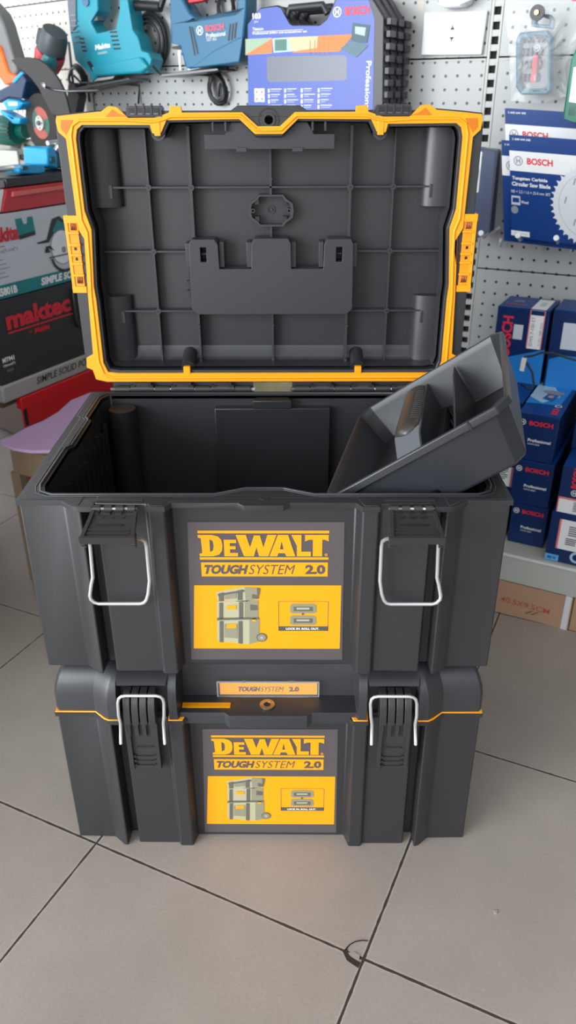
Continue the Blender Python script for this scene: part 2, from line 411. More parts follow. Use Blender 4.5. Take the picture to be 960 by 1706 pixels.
def label_sticker(root,dz):
    M=XZ(.0076); g=G()
    g.poly([(-.088,.5145-dz),(.0915,.5145-dz),(.0940,.318-dz),(-.0955,.318-dz)],SGR,0.6,M)
    g.rect(-.0772,.5001-dz,.0742,.5035-dz,SYE,2,M)
    dewalt(g,-.0772,.4695-dz,.1510,.0285,SYE,M,3)
    g.rect(-.0765,.4648-dz,.0740,.4680-dz,SYE,2,M)
    g.annulus(.0712,.4715-dz,.0008,.0017,SYE,3,M)
    g.rect(-.0755,.4416-dz,.0735,.4609-dz,SYE,2,M)
    toughsystem(g,-.0720,.4448-dz,.1425,.0130,SGR,M,3)
    g.poly([(-.0853,.4290-dz),(.0900,.4290-dz),(.0905,.3355-dz),(-.0915,.3355-dz)],SYE,2,M)
    # printed stack of three boxes with a wheel
    def q(pts,mt,h): g.poly([(x,z-dz) for x,z in pts],mt,h,M)
    q([(-0.0591,0.4196),(-0.0252,0.4268),(-0.0095,0.4258),(-0.0092,0.4102),(-0.0247,0.4061),(-0.0586,0.4074)],SG1,3)
    q([(-0.0252,0.4268),(-0.0095,0.4258),(-0.0092,0.4102),(-0.0247,0.4061)],SG2,4)
    q([(-0.0581,0.4169),(-0.0264,0.4231),(-0.0254,0.4204),(-0.0571,0.4139)],SG3,5)
    for a,b in ((208,232),(308,332)): q([*[(-0.0563,0.4182),(-0.0508,0.4193),(-0.0513,0.4069),(-0.0568,0.4069)]] if a==208 else [*[(-0.0336,0.4223),(-0.0282,0.4236),(-0.0287,0.4086),(-0.0341,0.4085)]],SG3,6)
    q([(-0.0491,0.4161),(-0.0355,0.4188),(-0.0358,0.4112),(-0.0494,0.4096)],SG2,6)
    q([(-0.0165,0.4169),(-0.0104,0.4151),(-0.0105,0.4102),(-0.0166,0.4113)],SG3,6)
    q([(-0.0593,0.4058),(-0.0258,0.4075),(-0.0092,0.4080),(-0.0098,0.3828),(-0.0265,0.3817),(-0.0597,0.3827)],SG1,3)
    q([(-0.0258,0.4075),(-0.0092,0.4080),(-0.0098,0.3834),(-0.0265,0.3817)],SG2,4)
    q([(-0.0564,0.4047),(-0.0523,0.4047),(-0.0533,0.3816),(-0.0575,0.3816)],SG3,6); q([(-0.0326,0.4058),(-0.0281,0.4058),(-0.0288,0.3822),(-0.0334,0.3822)],SG3,6)
    q([(-0.0475,0.4006),(-0.0362,0.4012),(-0.0364,0.3952),(-0.0478,0.3946)],SYE,6)
    q([(-0.0191,0.4021),(-0.0108,0.4007),(-0.0109,0.3939),(-0.0193,0.3938)],SG3,6)
    q([(-0.0603,0.3799),(-0.0094,0.3817),(-0.0090,0.3461),(-0.0219,0.3426),(-0.0609,0.3474)],SG1,3)
    q([(-0.0208,0.3806),(-0.0085,0.3811),(-0.0092,0.3466),(-0.0219,0.3426)],SG2,4)
    q([(-0.0572,0.3777),(-0.0530,0.3777),(-0.0544,0.3454),(-0.0586,0.3460)],SG3,6); q([(-0.0342,0.3778),(-0.0296,0.3778),(-0.0307,0.3431),(-0.0354,0.3443)],SG3,6)
    q([(-0.0514,0.3732),(-0.0357,0.3738),(-0.0365,0.3517),(-0.0523,0.3529)],SG2,5)
    q([(-0.0486,0.3732),(-0.0371,0.3738),(-0.0373,0.3676),(-0.0489,0.3671)],SYE,6)
    q([(-0.0174,0.3817),(-0.0128,0.3822),(-0.0129,0.3772),(-0.0175,0.3772)],SYE,6)
    q([(-0.0602,0.3822),(-0.0093,0.3834),(-0.0094,0.3806),(-0.0603,0.3788)],SG3,6)
    q([(-0.0106,0.4258),(-0.0070,0.4258),(-0.0072,0.4210),(-0.0092,0.4102),(-0.0101,0.4102)],SG3,6)
    (cx,cz),=[(-0.0063,0.3530)]
    g.disc(cx,cz-dz,.0066,SG3,5,M); g.disc(cx,cz-dz,.0050,SG2,6,M); g.disc(cx,cz-dz,.0018,SG1,7,M)
    # framed picture, LOCK IN. ROLL OUT.
    (ax,az),(bx,bz)=[(0.0147,0.4065),(0.0754,0.3628)]
    for r_ in ((ax,az-.0006,bx,az),(ax,bz,ax+.0006,az),(bx-.0006,bz,bx,az),(ax,bz,bx,bz+.0068)): g.rect(r_[0],r_[1]-dz,r_[2],r_[3]-dz,SGR,3,M)
    g.text('LOCK IN. ROLL OUT.',ax+.009,bz+.0020-dz,bx-ax-.020,.0032,WH,5,bold=.04,M=M)
    for yy in (0,68):
        q([(x,z-(yy/3.2*.00081)) for x,z in [(0.0291,0.4008),(0.0319,0.4030),(0.0572,0.4030),(0.0604,0.4008),(0.0610,0.3912),(0.0583,0.3890),(0.0318,0.3890),(0.0287,0.3912)]],SG2,4)
        q([(x,z-(yy/3.2*.00081)) for x,z in [(0.0332,0.3989),(0.0563,0.3989),(0.0564,0.3923),(0.0332,0.3923)]],SG3,5)
        q([(x,z-(yy/3.2*.00081)) for x,z in [(0.0368,0.3978),(0.0523,0.3978),(0.0523,0.3951),(0.0368,0.3950)]],SG1,6)
    q([(0.0432,0.3898),(0.0455,0.3898),(0.0455,0.3871),(0.0432,0.3871)],SGR,7)
    return g.build('label_sticker',root)

def latch_open(root,s):
    zt=.5415; a=R(13); M=Matrix(((1,0,0,0),(0,-math.cos(a),-math.sin(a)*-1*-1,-.0125),(0,-math.sin(a),math.cos(a),zt-.002),(0,0,0,1)))
    xa,xb=.1385,.1900
    def X(x): return s*x
    g=G()
    lo,hi=min(X(xa),X(xb)),max(X(xa),X(xb))
    pl=[(lo+.002,.006),(hi-.002,.006),(hi+.002,.046),(lo-.002,.046)]
    g.prism(pl,-.0015,.0012,BR,M=M)
    g.loft([[(lo+.0005,.004,-.004),(lo+.0045,.004,-.004),(lo+.0045,.004,.0035),(lo+.0005,.004,.0035)],[(lo-.003,.046,-.004),(lo+.001,.046,-.004),(lo+.001,.046,.0032),(lo-.003,.046,.0032)]],BR,closed=True,smooth=False,M=M)
    g.loft([[(hi-.0045,.004,-.004),(hi-.0005,.004,-.004),(hi-.0005,.004,.0035),(hi-.0045,.004,.0035)],[(hi-.001,.046,-.004),(hi+.003,.046,-.004),(hi+.003,.046,.0032),(hi-.001,.046,.0032)]],BR,closed=True,smooth=False,M=M)
    g.box(lo-.004,hi+.004,.0455,.0485,-.0055,.0034,BR,M=M)
    for e in (-1,1):      # pointed ears under the lever's end
        xx=lo-.003 if e<0 else hi-.001
        g.prism([(.048,-.004),(.048,-.0085),(.042,-.0165),(.033,-.004)],xx,xx+.004,BR,M=M@Matrix(((0,0,1,0),(1,0,0,0),(0,1,0,0),(0,0,0,1))))
    for l in (.033,.0385): g.box(lo+.003,hi-.003,l,l+.0016,.001,.0026,BR,M=M)
    for k in range(3): g.box(lo+.0095+.0115*k,lo+.0155+.0115*k,.0125,.0150,.001,.0024,DKST,M=M)
    Mt=M@Matrix(((1,0,0,0),(0,-1,0,0),(0,0,1,.0013),(0,0,0,1)))
    g.text('TOUGHSYSTEM',lo+.0085,-.0275,.032,.0042,BLKI,1,bold=.02,M=Mt)
    lev=g.build('latch_lever',root,bevel=.0006,seg=1)
    k_=G()
    for k in range(4):
        x=lo+.0015+.0128*k; k_.cyl((x,-.0115,zt),(x+.0085,-.0115,zt),.0042,BR,seg=14)
        k_.box(x+.001,x+.0075,-.021,-.0115,zt-.006,zt-.001,BR)
    k_.build('knuckles',lev,shade=40)
    p=G(); p.cyl((lo,-.0115,zt),(hi-.001,-.0115,zt),.0016,STEEL,seg=10); p.build('hinge_pin',lev)
    w_=G(); path=[(.1400,-.044,.5230),(.1345,-.031,.5140),(.1325,-.021,.5060),(.1320,-.018,.497),(.1325,-.018,.452),(.1355,-.018,.434),(.1385,-.018,.4250),(.1415,-.018,.4212),(.1460,-.018,.4197),(.195,-.018,.4197),(.2000,-.018,.4215),(.2035,-.018,.4260),(.2040,-.018,.4310),(.2005,-.018,.446),(.1975,-.018,.456),(.1955,-.018,.497),(.1945,-.021,.506),(.1925,-.031,.514),(.1880,-.044,.5225)]
    w_.tube([(X(x),y,z) for x,y,z in path],.0022,STEEL,seg=10); w_.build('wire_bail',lev)
    return lev
def latch_closed(root,s):
    X=lambda x:s*x; g=G()
    xs=[(.1425,.1825)]
    lo,hi=min(X(.1425),X(.1825)),max(X(.1425),X(.1825))
    # lever plate
    sgn=lambda x:x
    g.prism([(lo+.003,.2330),(hi-.003,.2330),(hi-.001,.1535),(lo+.001,.1535)],-.0135,-.0105,BR,M=Matrix(((1,0,0,0),(0,0,1,0),(0,1,0,0),(0,0,0,1))))
    for xx in (lo,hi-.0045):
        g.loft([[(xx,-.0045,z),(xx+.0045,-.0045,z),(xx+.0045,y,z),(xx,y,z)] for z,y in ((.1520,-.015),(.160,-.018),(.215,-.0185),(.2360,-.0165))],BR,closed=True,smooth=False)
    for z in (.158,.166,.174): 
        g.box(lo+.004,hi-.004,-.0152,-.0130,z,z+.0018,BR)
        g.box(lo+.004,lo+.008,-.0160,-.0130,z,z+.004,BR); g.box(hi-.008,hi-.004,-.0160,-.0130,z,z+.004,BR)
    for k in range(4):
        x=lo+.0005+.0100*k; g.box(x+.0005,x+.0052,-.0175,-.0135,.212,.2385,BR)
    g.text('TOUGHSYSTEM',lo+.0085,.1900,.024,.0036,BLKI,1,bold=.02,M=XZ(-.0138))
    lev=g.build('latch_lever',root,bevel=.0006,seg=1)
    k_=G()
    for k in range(4):
        x=lo-.0005+.0105*k
        rows=[]
        for j in range(9):
            t=R(-8+j*14); y=.004-.026*math.cos(t*.62); z=.2400+.0375*math.sin(t*.80)
            rows.append((y,z))
        prof=rows+[(.004,rows[-1][1]),(.004,rows[0][1])]
        k_.prism(prof,x,x+.0088,BR,M=Matrix(((0,0,1,0),(1,0,0,0),(0,1,0,0),(0,0,0,1))))
        k_.cyl((x+.001,-.0165,.2375),(x+.0078,-.0165,.2375),.0032,BR,seg=12)
    k_.build('knuckles',lev,bevel=.0007,seg=2)
    w_=G()
    path=[(.1905,-.0215,.2045),(.1872,-.0225,.2400),(.1880,-.0235,.2540),(.1868,-.0235,.2740),(.1850,-.0235,.2810),(.1815,-.0235,.2845),(.1760,-.0235,.2858),(.1380,-.0235,.2858),(.1330,-.0235,.2845),(.1300,-.0235,.2810),(.1290,-.0235,.2740),(.1305,-.0235,.2540),(.1325,-.0225,.2400),(.1335,-.0215,.2045)]
    w_.tube([(X(x),y,z) for x,y,z in path],.0021,STEEL,seg=10); w_.build('wire_bail',lev)
    return lev

# lower box, closed
lower=thing('tool_box','closed charcoal plastic tool box on the tiled floor, carrying the open one','tool box',ID,(0,.18,0))
body_part(lower,0.0,False)
g=G()
LIDST=[]
def prof(kind,f):
    tail=[(.06,.3055),(.318,.3055),(.352,.300),(.366,.285),(.372,.262),(.372,.2355)]
    if kind=='n': return [(f,.2355),(f,.262),(f+.0015,.275),(f+.006,.288),(f+.016,.298),(f+.032,.3035)]+tail
    if kind=='r': return [(f,.2355),(f,.262),(f,.2805),(f-.001,.2835),(-.009,.2895),(.006,.2985)]+tail
    if kind=='c': return [(f,.2250),(f,.2430),(.030,.2415),(.034,.268),(.038,.292),(.048,.3030)]+tail
    if kind=='m': return [(f,.2215),(f,.2425),(.028,.2412),(.034,.268),(.038,.292),(.048,.3030)]+tail
st=[(-.2775,'n',.010),(-.2735,'n',.0055),(-.226,'n',.0050),(-.212,'n',-.0065),(-.205,'n',-.011),(-.1925,'n',-.011),(-.1905,'r',.009),(-.1285,'r',.009),(-.1265,'n',-.011),(-.1160,'n',-.011),(-.1135,'c',-.0060),(-.056,'c',-.0060),(-.050,'m',-.0115)]
st=st+[(-x,k,f) for x,k,f in reversed(st)]
rows=[]
for x,k,f in st:
    row=[]
    for y,z in prof(k,f):
        q=1-.055*max(0,(z-.255)/.0505)**2.2 if abs(x)>.2 else 1
        row.append((x*q,y,z))
    rows.append(row)
g.loft(rows,PLL,closed=False,caps=True,smooth=False)
g.prism([(r[0][0],r[0][1]) for r in rows]+[(.2775,.372),(-.2775,.372)],.2350,.2352,PLL,top=False)
lid=g.build('lid',lower,bevel=.0026,seg=3,angle=28)
g=G(); ro=[(x,y+(-.0012 if y<.1 else .0012)) for x,y in mir([(x*1.004,y) for x,y in HALF])]
ringo=mir([(.104,.010),(.110,-.0122),(.1285,-.0122),(.1295,.010),(.1895,.010),(.1915,.010),(.1925,-.0125),(.2055,-.0125),(.2120,-.0095),(.2260,.0035),(.2785,.0035),(.2785,.373),(.03,.373)])
ringi=mir([(.10,.02),(.255,.02),(.255,.35),(.03,.35)])
g.prism(ringo,.2312,.2356,YE,holes=[ringi]); g.build('yellow_seal',lid,bevel=.0006,seg=1)
# padlock eye ring, yellow tag and the clear label holder on the lid
g=G(); g.ring((-.0015,.0095),.0045,.0098,.2424,.2436,mat('brass_ring',(196,178,140),.3,1.0)); g.ring((-.0015,.0095),0,.0046,.2424,.2427,BLKI); g.build('padlock_eye',lid,bevel=.0004,seg=1)
g=G(); g.box(-.112,-.0495,.0035,.0125,.2424,.2434,SYE)
for k in range(22): g.box(-.109+.0027*k,-.1078+.0027*k,.005,.011,.2434,.24345,mat('tag_print',(206,140,8),.5))
g.build('yellow_tag',lid)
g=G()
g.box(-.0645,.0640,.0285,.0300,.2435,.2625,SYE)
toughsystem(g,-.0400,.2488,.0800,.0080,SGR,XZ(.0284),1)
g.build('name_card',lid)
g=G(); g.prism(rrect(-.0680,.2405,.0665,.2665,.003),0,.0012,CLR,M=XZ(.0272))
for x in (-.034,.029):
    g.box(x,x+.0045,.0255,.0272,.2645,.2690,CLR); g.box(x-.003,x+.008,.0245,.0272,.2385,.2415,CLR)
for a in ((-.0680,.0665,.2653,.2668),(-.0680,.0665,.2403,.2418),(-.0682,-.0668,.2403,.2668),(.0653,.0667,.2403,.2668)): g.box(a[0],a[1],.0255,.0275,a[2],a[3],mat('holder_edge',(200,202,206),.2,alpha=.35))
g.build('label_holder',lid)
label_sticker(lower,.3120)
for s in (-1,1): latch_closed(lower,s)

# upper box, open
Z0=.3065
upper=thing('tool_box','open charcoal plastic tool box with yellow-rimmed raised lid, stacked on the closed box','tool box',ID,(0,.18,Z0))
body_part(upper,Z0+.0035,True)
label_sticker(upper,0)
for s in (-1,1): latch_open(upper,s)

# raised lid: drawn in the plane y = .378, depth goes back
XB=Matrix(((1,0,0,0),(0,0,1,.378),(0,1,0,.5525),(0,0,0,1)))     # (a,b,c) -> (a, .378+c, .5525+b)
YO=[(.0147,.358),(.0346,.3746),(.1139,.3746),(.1150,.3815),(.1290,.3824),(.1312,.3746),(.1506,.3688),(.1851,.3687),(.1994,.3815),(.2102,.3827),(.2204,.3764),(.2537,.3737),(.2799,.3711),(.2817,.3654),(.2803,.3527),(.2709,.3441),(.2693,.2294),(.2625,.2167),(.2667,.1407),(.2700,.0505),(.2803,.0450),(.2821,.0302),(.2735,.0264),(.2698,.0114),(.2538,.0076)]
YI=[(.0186,.3486),(.0388,.3665),(.1350,.3656),(.1431,.3507),(.1481,.3478),(.1552,.3507),(.1575,.3601),(.2475,.3605),(.2545,.3554),(.2575,.3440),(.2575,.2545),(.2508,.2294),(.2530,.2000),(.2568,.1508),(.2555,.1303),(.2559,.0376),(.2503,.0227),(.2342,.0208)]
DO=[(.0414,.3825),(.0500,.3768),(.1120,.3768),(.1400,.3768),(.1415,.3825),(.1862,.3825),(.1885,.3758),(.2150,.3785),(.2560,.3752),(.2815,.3725),(.2838,.3500),(.2838,.0450),(.2830,.0290),(.2745,.0250),(.2715,.0095),(.2550,.0050)]
DI=[(.0172,.3455),(.0375,.3635),(.1320,.3625),(.1400,.3480),(.1481,.3435),(.1565,.3480),(.1600,.3565),(.2460,.3570),(.2510,.3520),(.2535,.3430),(.2535,.2550),(.2470,.2294),(.2490,.2000),(.2528,.1508),(.2515,.1303),(.2519,.0400),(.2475,.0265),(.2330,.0245)]
g=G(); g.prism(mir(DO),.001,.010,PLL,holes=[mir(DI),[(-.011+.0055*math.cos(2*PI*k/20)+.011,.3655+.0055*math.sin(2*PI*k/20)) for k in range(20)]],M=XB)
g.prism(mir(DI),.010,.052,PLL,holes=[scl(mir(DI),.985)],M=XB,top=False,bottom=False)
lid2=g.build('raised_lid',upper,bevel=.0010,seg=2)
g=G()
# back pan of the lid and its sides
po=mir([(x*.985,min(y,.372)) for x,y in DO[:2]]+[(.2520,.3700),(.2790,.3600),(.2815,.3400),(.2815,.0450),(.2760,.0200),(.2500,.0070)])
g.prism(po,.010,.072,PL,holes=[mir([(.05,.3690),(.2560,.3650),(.2560,.0190),(.05,.0190)])],M=XB)
g.prism(po,.056,.074,PL,M=XB)
g.build('lid_shell',lid2,bevel=.003,seg=2)
# lattice of stiffening ribs on the inside of the lid
g=G(); D0,D1=.040,.057
def hb(x0,x1,b,t=.0024,d0=D0): g.box(x0,x1,d0,D1,b-t/2,b+t/2,PLL,M=XBs)
XBs=Matrix.Translation(Vector((0,.378,.5525)))
def vb(b0,b1,x,t=.0024,d0=D0): g.box(x-t/2,x+t/2,d0,D1,b0,b1,PLL,M=XBs)
for s in (-1,1):
    vb(.020,.358,s*.1735); vb(.213,.358,s*.1125,.0034,.036); vb(.020,.105,s*.1125,.0034,.036)
    hb(min(s*.1125,s*.256),max(s*.1125,s*.256),.192); hb(min(s*.1125,s*.256),max(s*.1125,s*.256),.105); hb(min(s*.1125,s*.256),max(s*.1125,s*.256),.2795)
    g.box(min(s*.1165,s*.1105),max(s*.1165,s*.1105),.046,.057,.20,.358,PLL,M=XBs)
    for b in (.2795,.192,.105): g.cyl((s*.1735,.378+D0-.001,.5525+b),(s*.1735,.378+D1,.5525+b),.0042,PLL,seg=14); g.cyl((s*.1735,.378+D0-.0012,.5525+b),(s*.1735,.378+D0-.0008,.5525+b),.0022,BLKI,seg=12)
    g.cyl((s*.1125,.378+.035,.5525+.2795),(s*.1125,.378+D1,.5525+.2795),.0045,PLL,seg=14)
    g.cyl((s*.1125,.378+.0348,.5525+.2795),(s*.1125,.378+.0352,.5525+.2795),.0022,BLKI,seg=12)
    for b in (.03,.083): g.cyl((s*.1125,.378+.034,.5525+b),(s*.1125,.378+D1,.5525+b),.0026,PLL,seg=10)
hb(-.1125,.1125,.2795)
vb(.269,.350,0,.0030); vb(.212,.227,0,.0024); vb(.020,.100,0,.0030)
for b in (.03,.083,.338,.29): g.cyl((0,.378+.039,.5525+b),(0,.378+D1,.5525+b),.0026,PLL,seg=10)
g.build('lid_rib_grid',lid2)
for s in (-1,1):
    for (x0,x1,b0,b1) in ((.214,.256,.253,.356),(.215,.256,.018,.127)):
        a0,a1=sorted((s*x0,s*x1)); cx=s*.243
        rows=[]
        g=G(); n=14; w2=.030
        for k in range(n+1):
            t=PI*k/n; xx=cx-s*.0+math.cos(t)*w2*1.0; dd=.057-.020*math.sin(t)**.7
            rows.append((xx,dd))
        g.prism(rows+[(rows[-1][0],.058),(rows[0][0],.058)],b0,b1,PLL,M=XBs)
        g.box(cx-s*.012-.006,cx-s*.012+.006,.0385,.045,(b0+.012 if b0>.1 else b1-.040),(b0+.030 if b0>.1 else b1-.022),PLL,M=XBs)
        g.build('corner_pod',lid2,bevel=.003,seg=3)
g=G(); g.loft([[(x,.378+.056,.5525+.050),(x,.378+.050,.5525+.034),(x,.378+.040,.5525+.026),(x,.378+.022,.5525+.0235),(x,.378+.056,.5525+.0200)] for x in (-.247,.247)],PLL,closed=True,smooth=False); g.build('lower_cove',lid2,bevel=.002,seg=2)
# moulded boss with two screw posts
g=G(); ov=[(-.031,.258),(-.022,.264),(-.018,.2695),(.018,.2695),(.022,.264),(.031,.258),(.033,.248),(.031,.238),(.022,.232),(.018,.2265),(-.018,.2265),(-.022,.232),(-.031,.238),(-.033,.248)]
g.prism(ov,.040,.057,PLL,holes=[scl(ov,.88)],M=XB)
for s in (-1,1):
    g.prism([(s*.026+.0032*math.cos(2*PI*k/12),.248+.0032*math.sin(2*PI*k/12)) for k in range(12)],.040,.057,PLL,M=XB,holes=[[(s*.026+.0016*math.cos(2*PI*k/12),.248+.0016*math.sin(2*PI*k/12)) for k in range(12)]])
    for b in (.2595,.2365): g.box(s*.020-.003,s*.020+.003,.042,.057,b-.0035,b+.0035,BK,M=XBs)
g.ring((0,.248),.0045,.0056,.054,.057,PLL,M=XB); g.ring((0,.248),0,.002,.053,.057,PLL,M=XB)
g.build('screw_boss',lid2,bevel=.0005,seg=1)
g=G()
bk=rrect(-.1245,.118,-.1145,.165,.004); g.prism(bk,.046,.057,BK,M=XB,holes=[rrect(-.1215,.128,-.1175,.155,.001)])
for b in (.122,.161): g.ring((-.1195,b),.0012,.0026,.044,.057,PLL,M=XB)
for b in (.133,.147): g.box(-.1285,-.121,.047,.057,b-.0015,b+.0015,BK,M=XBs)
g.build('spare_clip',lid2)
# pocket
g=G()
pk=[(-.1185,.205),(-.1150,.2115),(-.0820,.2115),(-.0770,.205),(-.0760,.170),(-.0290,.170),(-.0285,.206),(-.0240,.2125),(.0240,.2125),(.0285,.206),(.0290,.170),(.0760,.170),(.0770,.205),(.0820,.2115),(.1150,.2115),(.1185,.205),(.1200,.112),(.112,.104),(-.112,.104),(-.1200,.112)]
sl=lambda s: [(s*.0985-.0045,.180),(s*.0985+.0045,.180),(s*.0985+.0045,.2005),(s*.0985-.0045,.2005)]
g.prism(pk,.022,.050,PLL,M=XB,holes=[sl(-1),sl(1)])
for s in (-1,1):
    for x in (.0725,.0325): g.box(s*x-.0035,s*x+.0035,.030,.057,.171,.2065,PLL,M=XBs)
    g.box(s*.122-.003,s*.122+.003,.030,.057,.171,.205,PLL,M=XBs)
    g.box(s*.0985-.004,s*.0985+.004,.029,.032,.189,.192,BLKI,M=XBs)
    g.box(s*.0985-.0045,s*.0985+.0045,.046,.047,.180,.2005,BLKI,M=XBs)
g.box(-.119,.119,.04,.057,.108,.168,BK,M=XBs)
g.build('lid_pocket',lid2,bevel=.0028,seg=3)
g=G()     # ledge below the padlock notch
g.prism([(-.088,.3300),(-.088,.3480),(-.0600,.3480),(-.0500,.3640),(-.0360,.3640),(-.0180,.3465),(.0180,.3465),(.0360,.3640),(.0500,.3640),(.0600,.3480),(.088,.3480),(.088,.3300)],.012,.020,PLL,M=XB)
for s in (-1,1):
    g.box(s*.038-.007,s*.038+.007,.010,.016,.3265,.3320,PLL,M=XBs); g.box(s*.075-.0015,s*.075+.0015,.004,.012,.352,.366,PLL,M=XBs); g.box(s*.058-.0015,s*.058+.0015,.004,.012,.352,.366,PLL,M=XBs)
g.ring((0,.3655),.0056,.0088,-.001,.004,PLL,M=XB)
g.annulus(0,.3655,.0125,.0142,BLKI,0,M=XB@Matrix(((1,0,0,0),(0,1,0,0),(0,0,1,.0005),(0,0,0,1))))
g.build('lock_ledge',lid2,bevel=.0008,seg=1)
g=G(); g.prism(mir(YO),-.0032,.0045,YE,holes=[mir(YI)],M=XB)
g.prism([(x,y) for x,y in scl(mir(YO),.992,(0,.19))],-.0044,-.003,YE,holes=[scl(mir(YI),1.018,(0,.19))],M=XB) if False else None
ctr=[((a[0]),a[1]) for a in [(.0166,.3535),(.0367,.3705),(.1290,.3700),(.139,.3665),(.1481,.3645),(.158,.3640),(.1900,.3660),(.2500,.3660),(.2600,.3600),(.2635,.3480),(.2630,.2420),(.2570,.2250),(.2590,.1800),(.2620,.1400),(.2625,.0400),(.2570,.0200),(.2450,.0142)]]
cl=mir(ctr); g.tube([(x,.3748,.5525+b) for x,b in cl],.0021,YE,closed=True,seg=8)
for s in (-1,1):
    g.box(s*.148-.004,s*.148+.004,-.004,.004,.347,.366,YE,M=XBs)
    g.box(s*.130-.005,s*.130+.005,-.0035,.004,.010,.031,YE,M=XBs)
yb=g.build('yellow_frame',lid2,bevel=.0010,seg=2)
OR=mat('amber_recess',(206,112,6),.5)
for s in (-1,1):
    g=G(); g.prism([(s*.198,.3740),(s*.2050,.3790),(s*.2150,.3700),(s*.186,.3700)],-.0036,-.0030,OR,M=XB); g.build('frame_pocket',yb)
    g=G(); g.prism([(s*.2745,.3665),(s*.2580,.3665),(s*.2700,.3490),(s*.2760,.3560)],-.0036,-.0030,OR,M=XB); g.build('frame_pocket',yb)
for s in (-1,1):
    g=G(); g.ring((s*.148,.3500),0,.0095,.002,.012,PLL,M=XB); g.build('frame_boss',lid2,bevel=.001)
    g=G(); g.cyl((s*.130,.392,.5525+.026),(s*.130,.428,.5525+.038),.0105,PL,seg=20); g.build('bottom_boss',lid2,shade=40)
# latch receivers on the top edge
for s in (-1,1):
    g=G(); a,b=sorted((s*.1405,s*.1872))
    g.prism([(a,.3700),(b,.3700),(b,.3800),(b-.002,.3828),(a+.002,.3828),(a,.3800)],-.004,.020,PLL,M=XB)
    for k in range(4):
        x=a+.004+.0104*k; g.box(x,x+.0082,-.0050,-.0036,.3722,.3800,BLKI,M=XBs); g.box(x+.001,x+.0072,-.0056,-.0046,.3724,.3742,DKST,M=XBs)
    for k in range(3): x=a+.0128+.0104*k; g.box(x-.001,x+.001,-.0056,-.002,.3722,.3835,PLL,M=XBs)
    g.build('latch_catch',lid2)
# side clips
for s in (-1,1):
    g=G()
    def bx(x0,x1,d0,d1,b0,b1,m_=YE):
        a,b=sorted((s*x0,s*x1)); g.box(a,b,d0,d1,b0,b1,m_,M=XBs)
    bx(.268,.2885,-.002,.012,.2375,.2475); bx(.268,.2885,-.002,.012,.1415,.1505)
    bx(.2700,.2875,-.0008,.004,.1505,.2375,mat('amber_channel',(232,146,14),.45))
    bx(.2835,.2880,-.002,.010,.150,.238)
    for b in (.165,.181,.193,.207,.223): bx(.269,.2845,-.0035,.000,b,b+.003)
    for b in (.187,.201): bx(.2755,.2790,-.0016,-.0005,b,b+.004,BLKI)
    bx(.2865,.2905,.004,.018,.1450,.2430,PL)
    for b in (.155,.228): 
        for j in range(4): g.cyl((s*(.2735+.002*j),.378-.002,.5525+b),(s*(.2735+.002*j),.378-.002,.5525+b+.009),.0009,mat('spring_copper',(150,90,60),.35,.8),seg=6)
    g.build('side_clip',lid2,bevel=.0012,seg=2)
# hinges at the back of the rim
for a,b in ((-.246,-.030),(.030,.246)):
    g=G()
    g.box(a,b,.372,.380,.5410,.5460,PL); g.box(a,b,.3805,.386,.5400,.5600,PL)
    n=7; L_=(b-a)/n
    for k in range(n):
        x0=a+L_*k; 
        if k%2==0:
            g.cyl((x0+.004,.3740,.5485),(x0+L_-.004,.3740,.5485),.0052,PL,seg=14)
        else:
            g.cyl((x0-.002,.3740,.5495),(x0+L_+.002,.3740,.5495),.0060,PL,seg=14); g.box(x0+.002,x0+L_-.002,.371,.382,.5495,.5590,PL)
            g.box(x0-.001,x0+.005,.3690,.374,.5530,.5565,BLKI); g.box(x0+L_-.006,x0+L_,.3690,.374,.5530,.5565,BLKI)
    h=g.build('hinge',upper,shade=35)
    p=G(); p.cyl((a-.003,.3735,.5485),(b+.003,.3735,.5485),.0026,STEEL,seg=12); p.build('hinge_pin',h)

# ------------------------------------------------------------------ loose tray leaning in the open box
Rz=Matrix.Rotation(-.196,4,'Z'); Ry=Matrix.Rotation(-.6203,4,'Y'); Rx=Matrix.Rotation(-.0222,4,'X')
TF=Matrix.Translation(Vector((.2574,-.0040+.004,.6641)))@Rz@Ry@Rx
tray=thing('tool_tray','dark grey plastic tote tray with a carrying handle, leaning tilted in the open tool box','tray',TF,(-.12,.16,-.058))
rp=[(-.239,.020),(-.226,.0),(-.120,0),(-.114,0),(-.016,0),(0,.016),(0,.302),(-.014,.318),(-.114,.318),(-.120,.318),(-.224,.318),(-.239,.300)]
cx,cy=-.1195,.159
def ins(p,i,z): return [(cx+(x-cx)*(1-i/.1195), cy+(y-cy)*(1-i/.159), z) for x,y in p]
def dp(a,za,b,zb): return [q if rp[k][0]<-.117 else q2 for k,(q,q2) in enumerate(zip(ins(rp,a,za),ins(rp,b,zb)))]
g=G(); rows=[dp(.0170,-.0600,.0200,-.0765),dp(.0140,-.0560,.0172,-.0730),ins(rp,.0052,-.0095),ins(rp,.0000,-.0095),ins(rp,0.0000,-.0010),ins(rp,.0012,0),ins(rp,.0048,0),ins(rp,.0060,-.002),ins(rp,.0075,-.010),dp(.0165,-.054,.0195,-.0700)]
g.loft(rows,TR,closed=True,caps=False,smooth=False)
for o_ in (0,(len(rows)-1)*12):
    for f_ in ((0,1,2,9,10,11),(2,3,8,9),(3,4,5,6,7,8)): g.f.append(tuple(o_+i for i in f_)); g.mi.append(0); g.sm.append(False)
tb=g.build('tray_body',tray,bevel=.0028,seg=3,angle=25)
g=G(); g.box(-.0500,-.0475,-.0012,.004,-.0100,.0004,BLKI); g.build('rim_notch',tb)
YZ=Matrix(((0,0,1,0),(1,0,0,0),(0,1,0,0),(0,0,0,1)))
g=G(); HL=mat('handle_plastic',(104,107,112),.35)
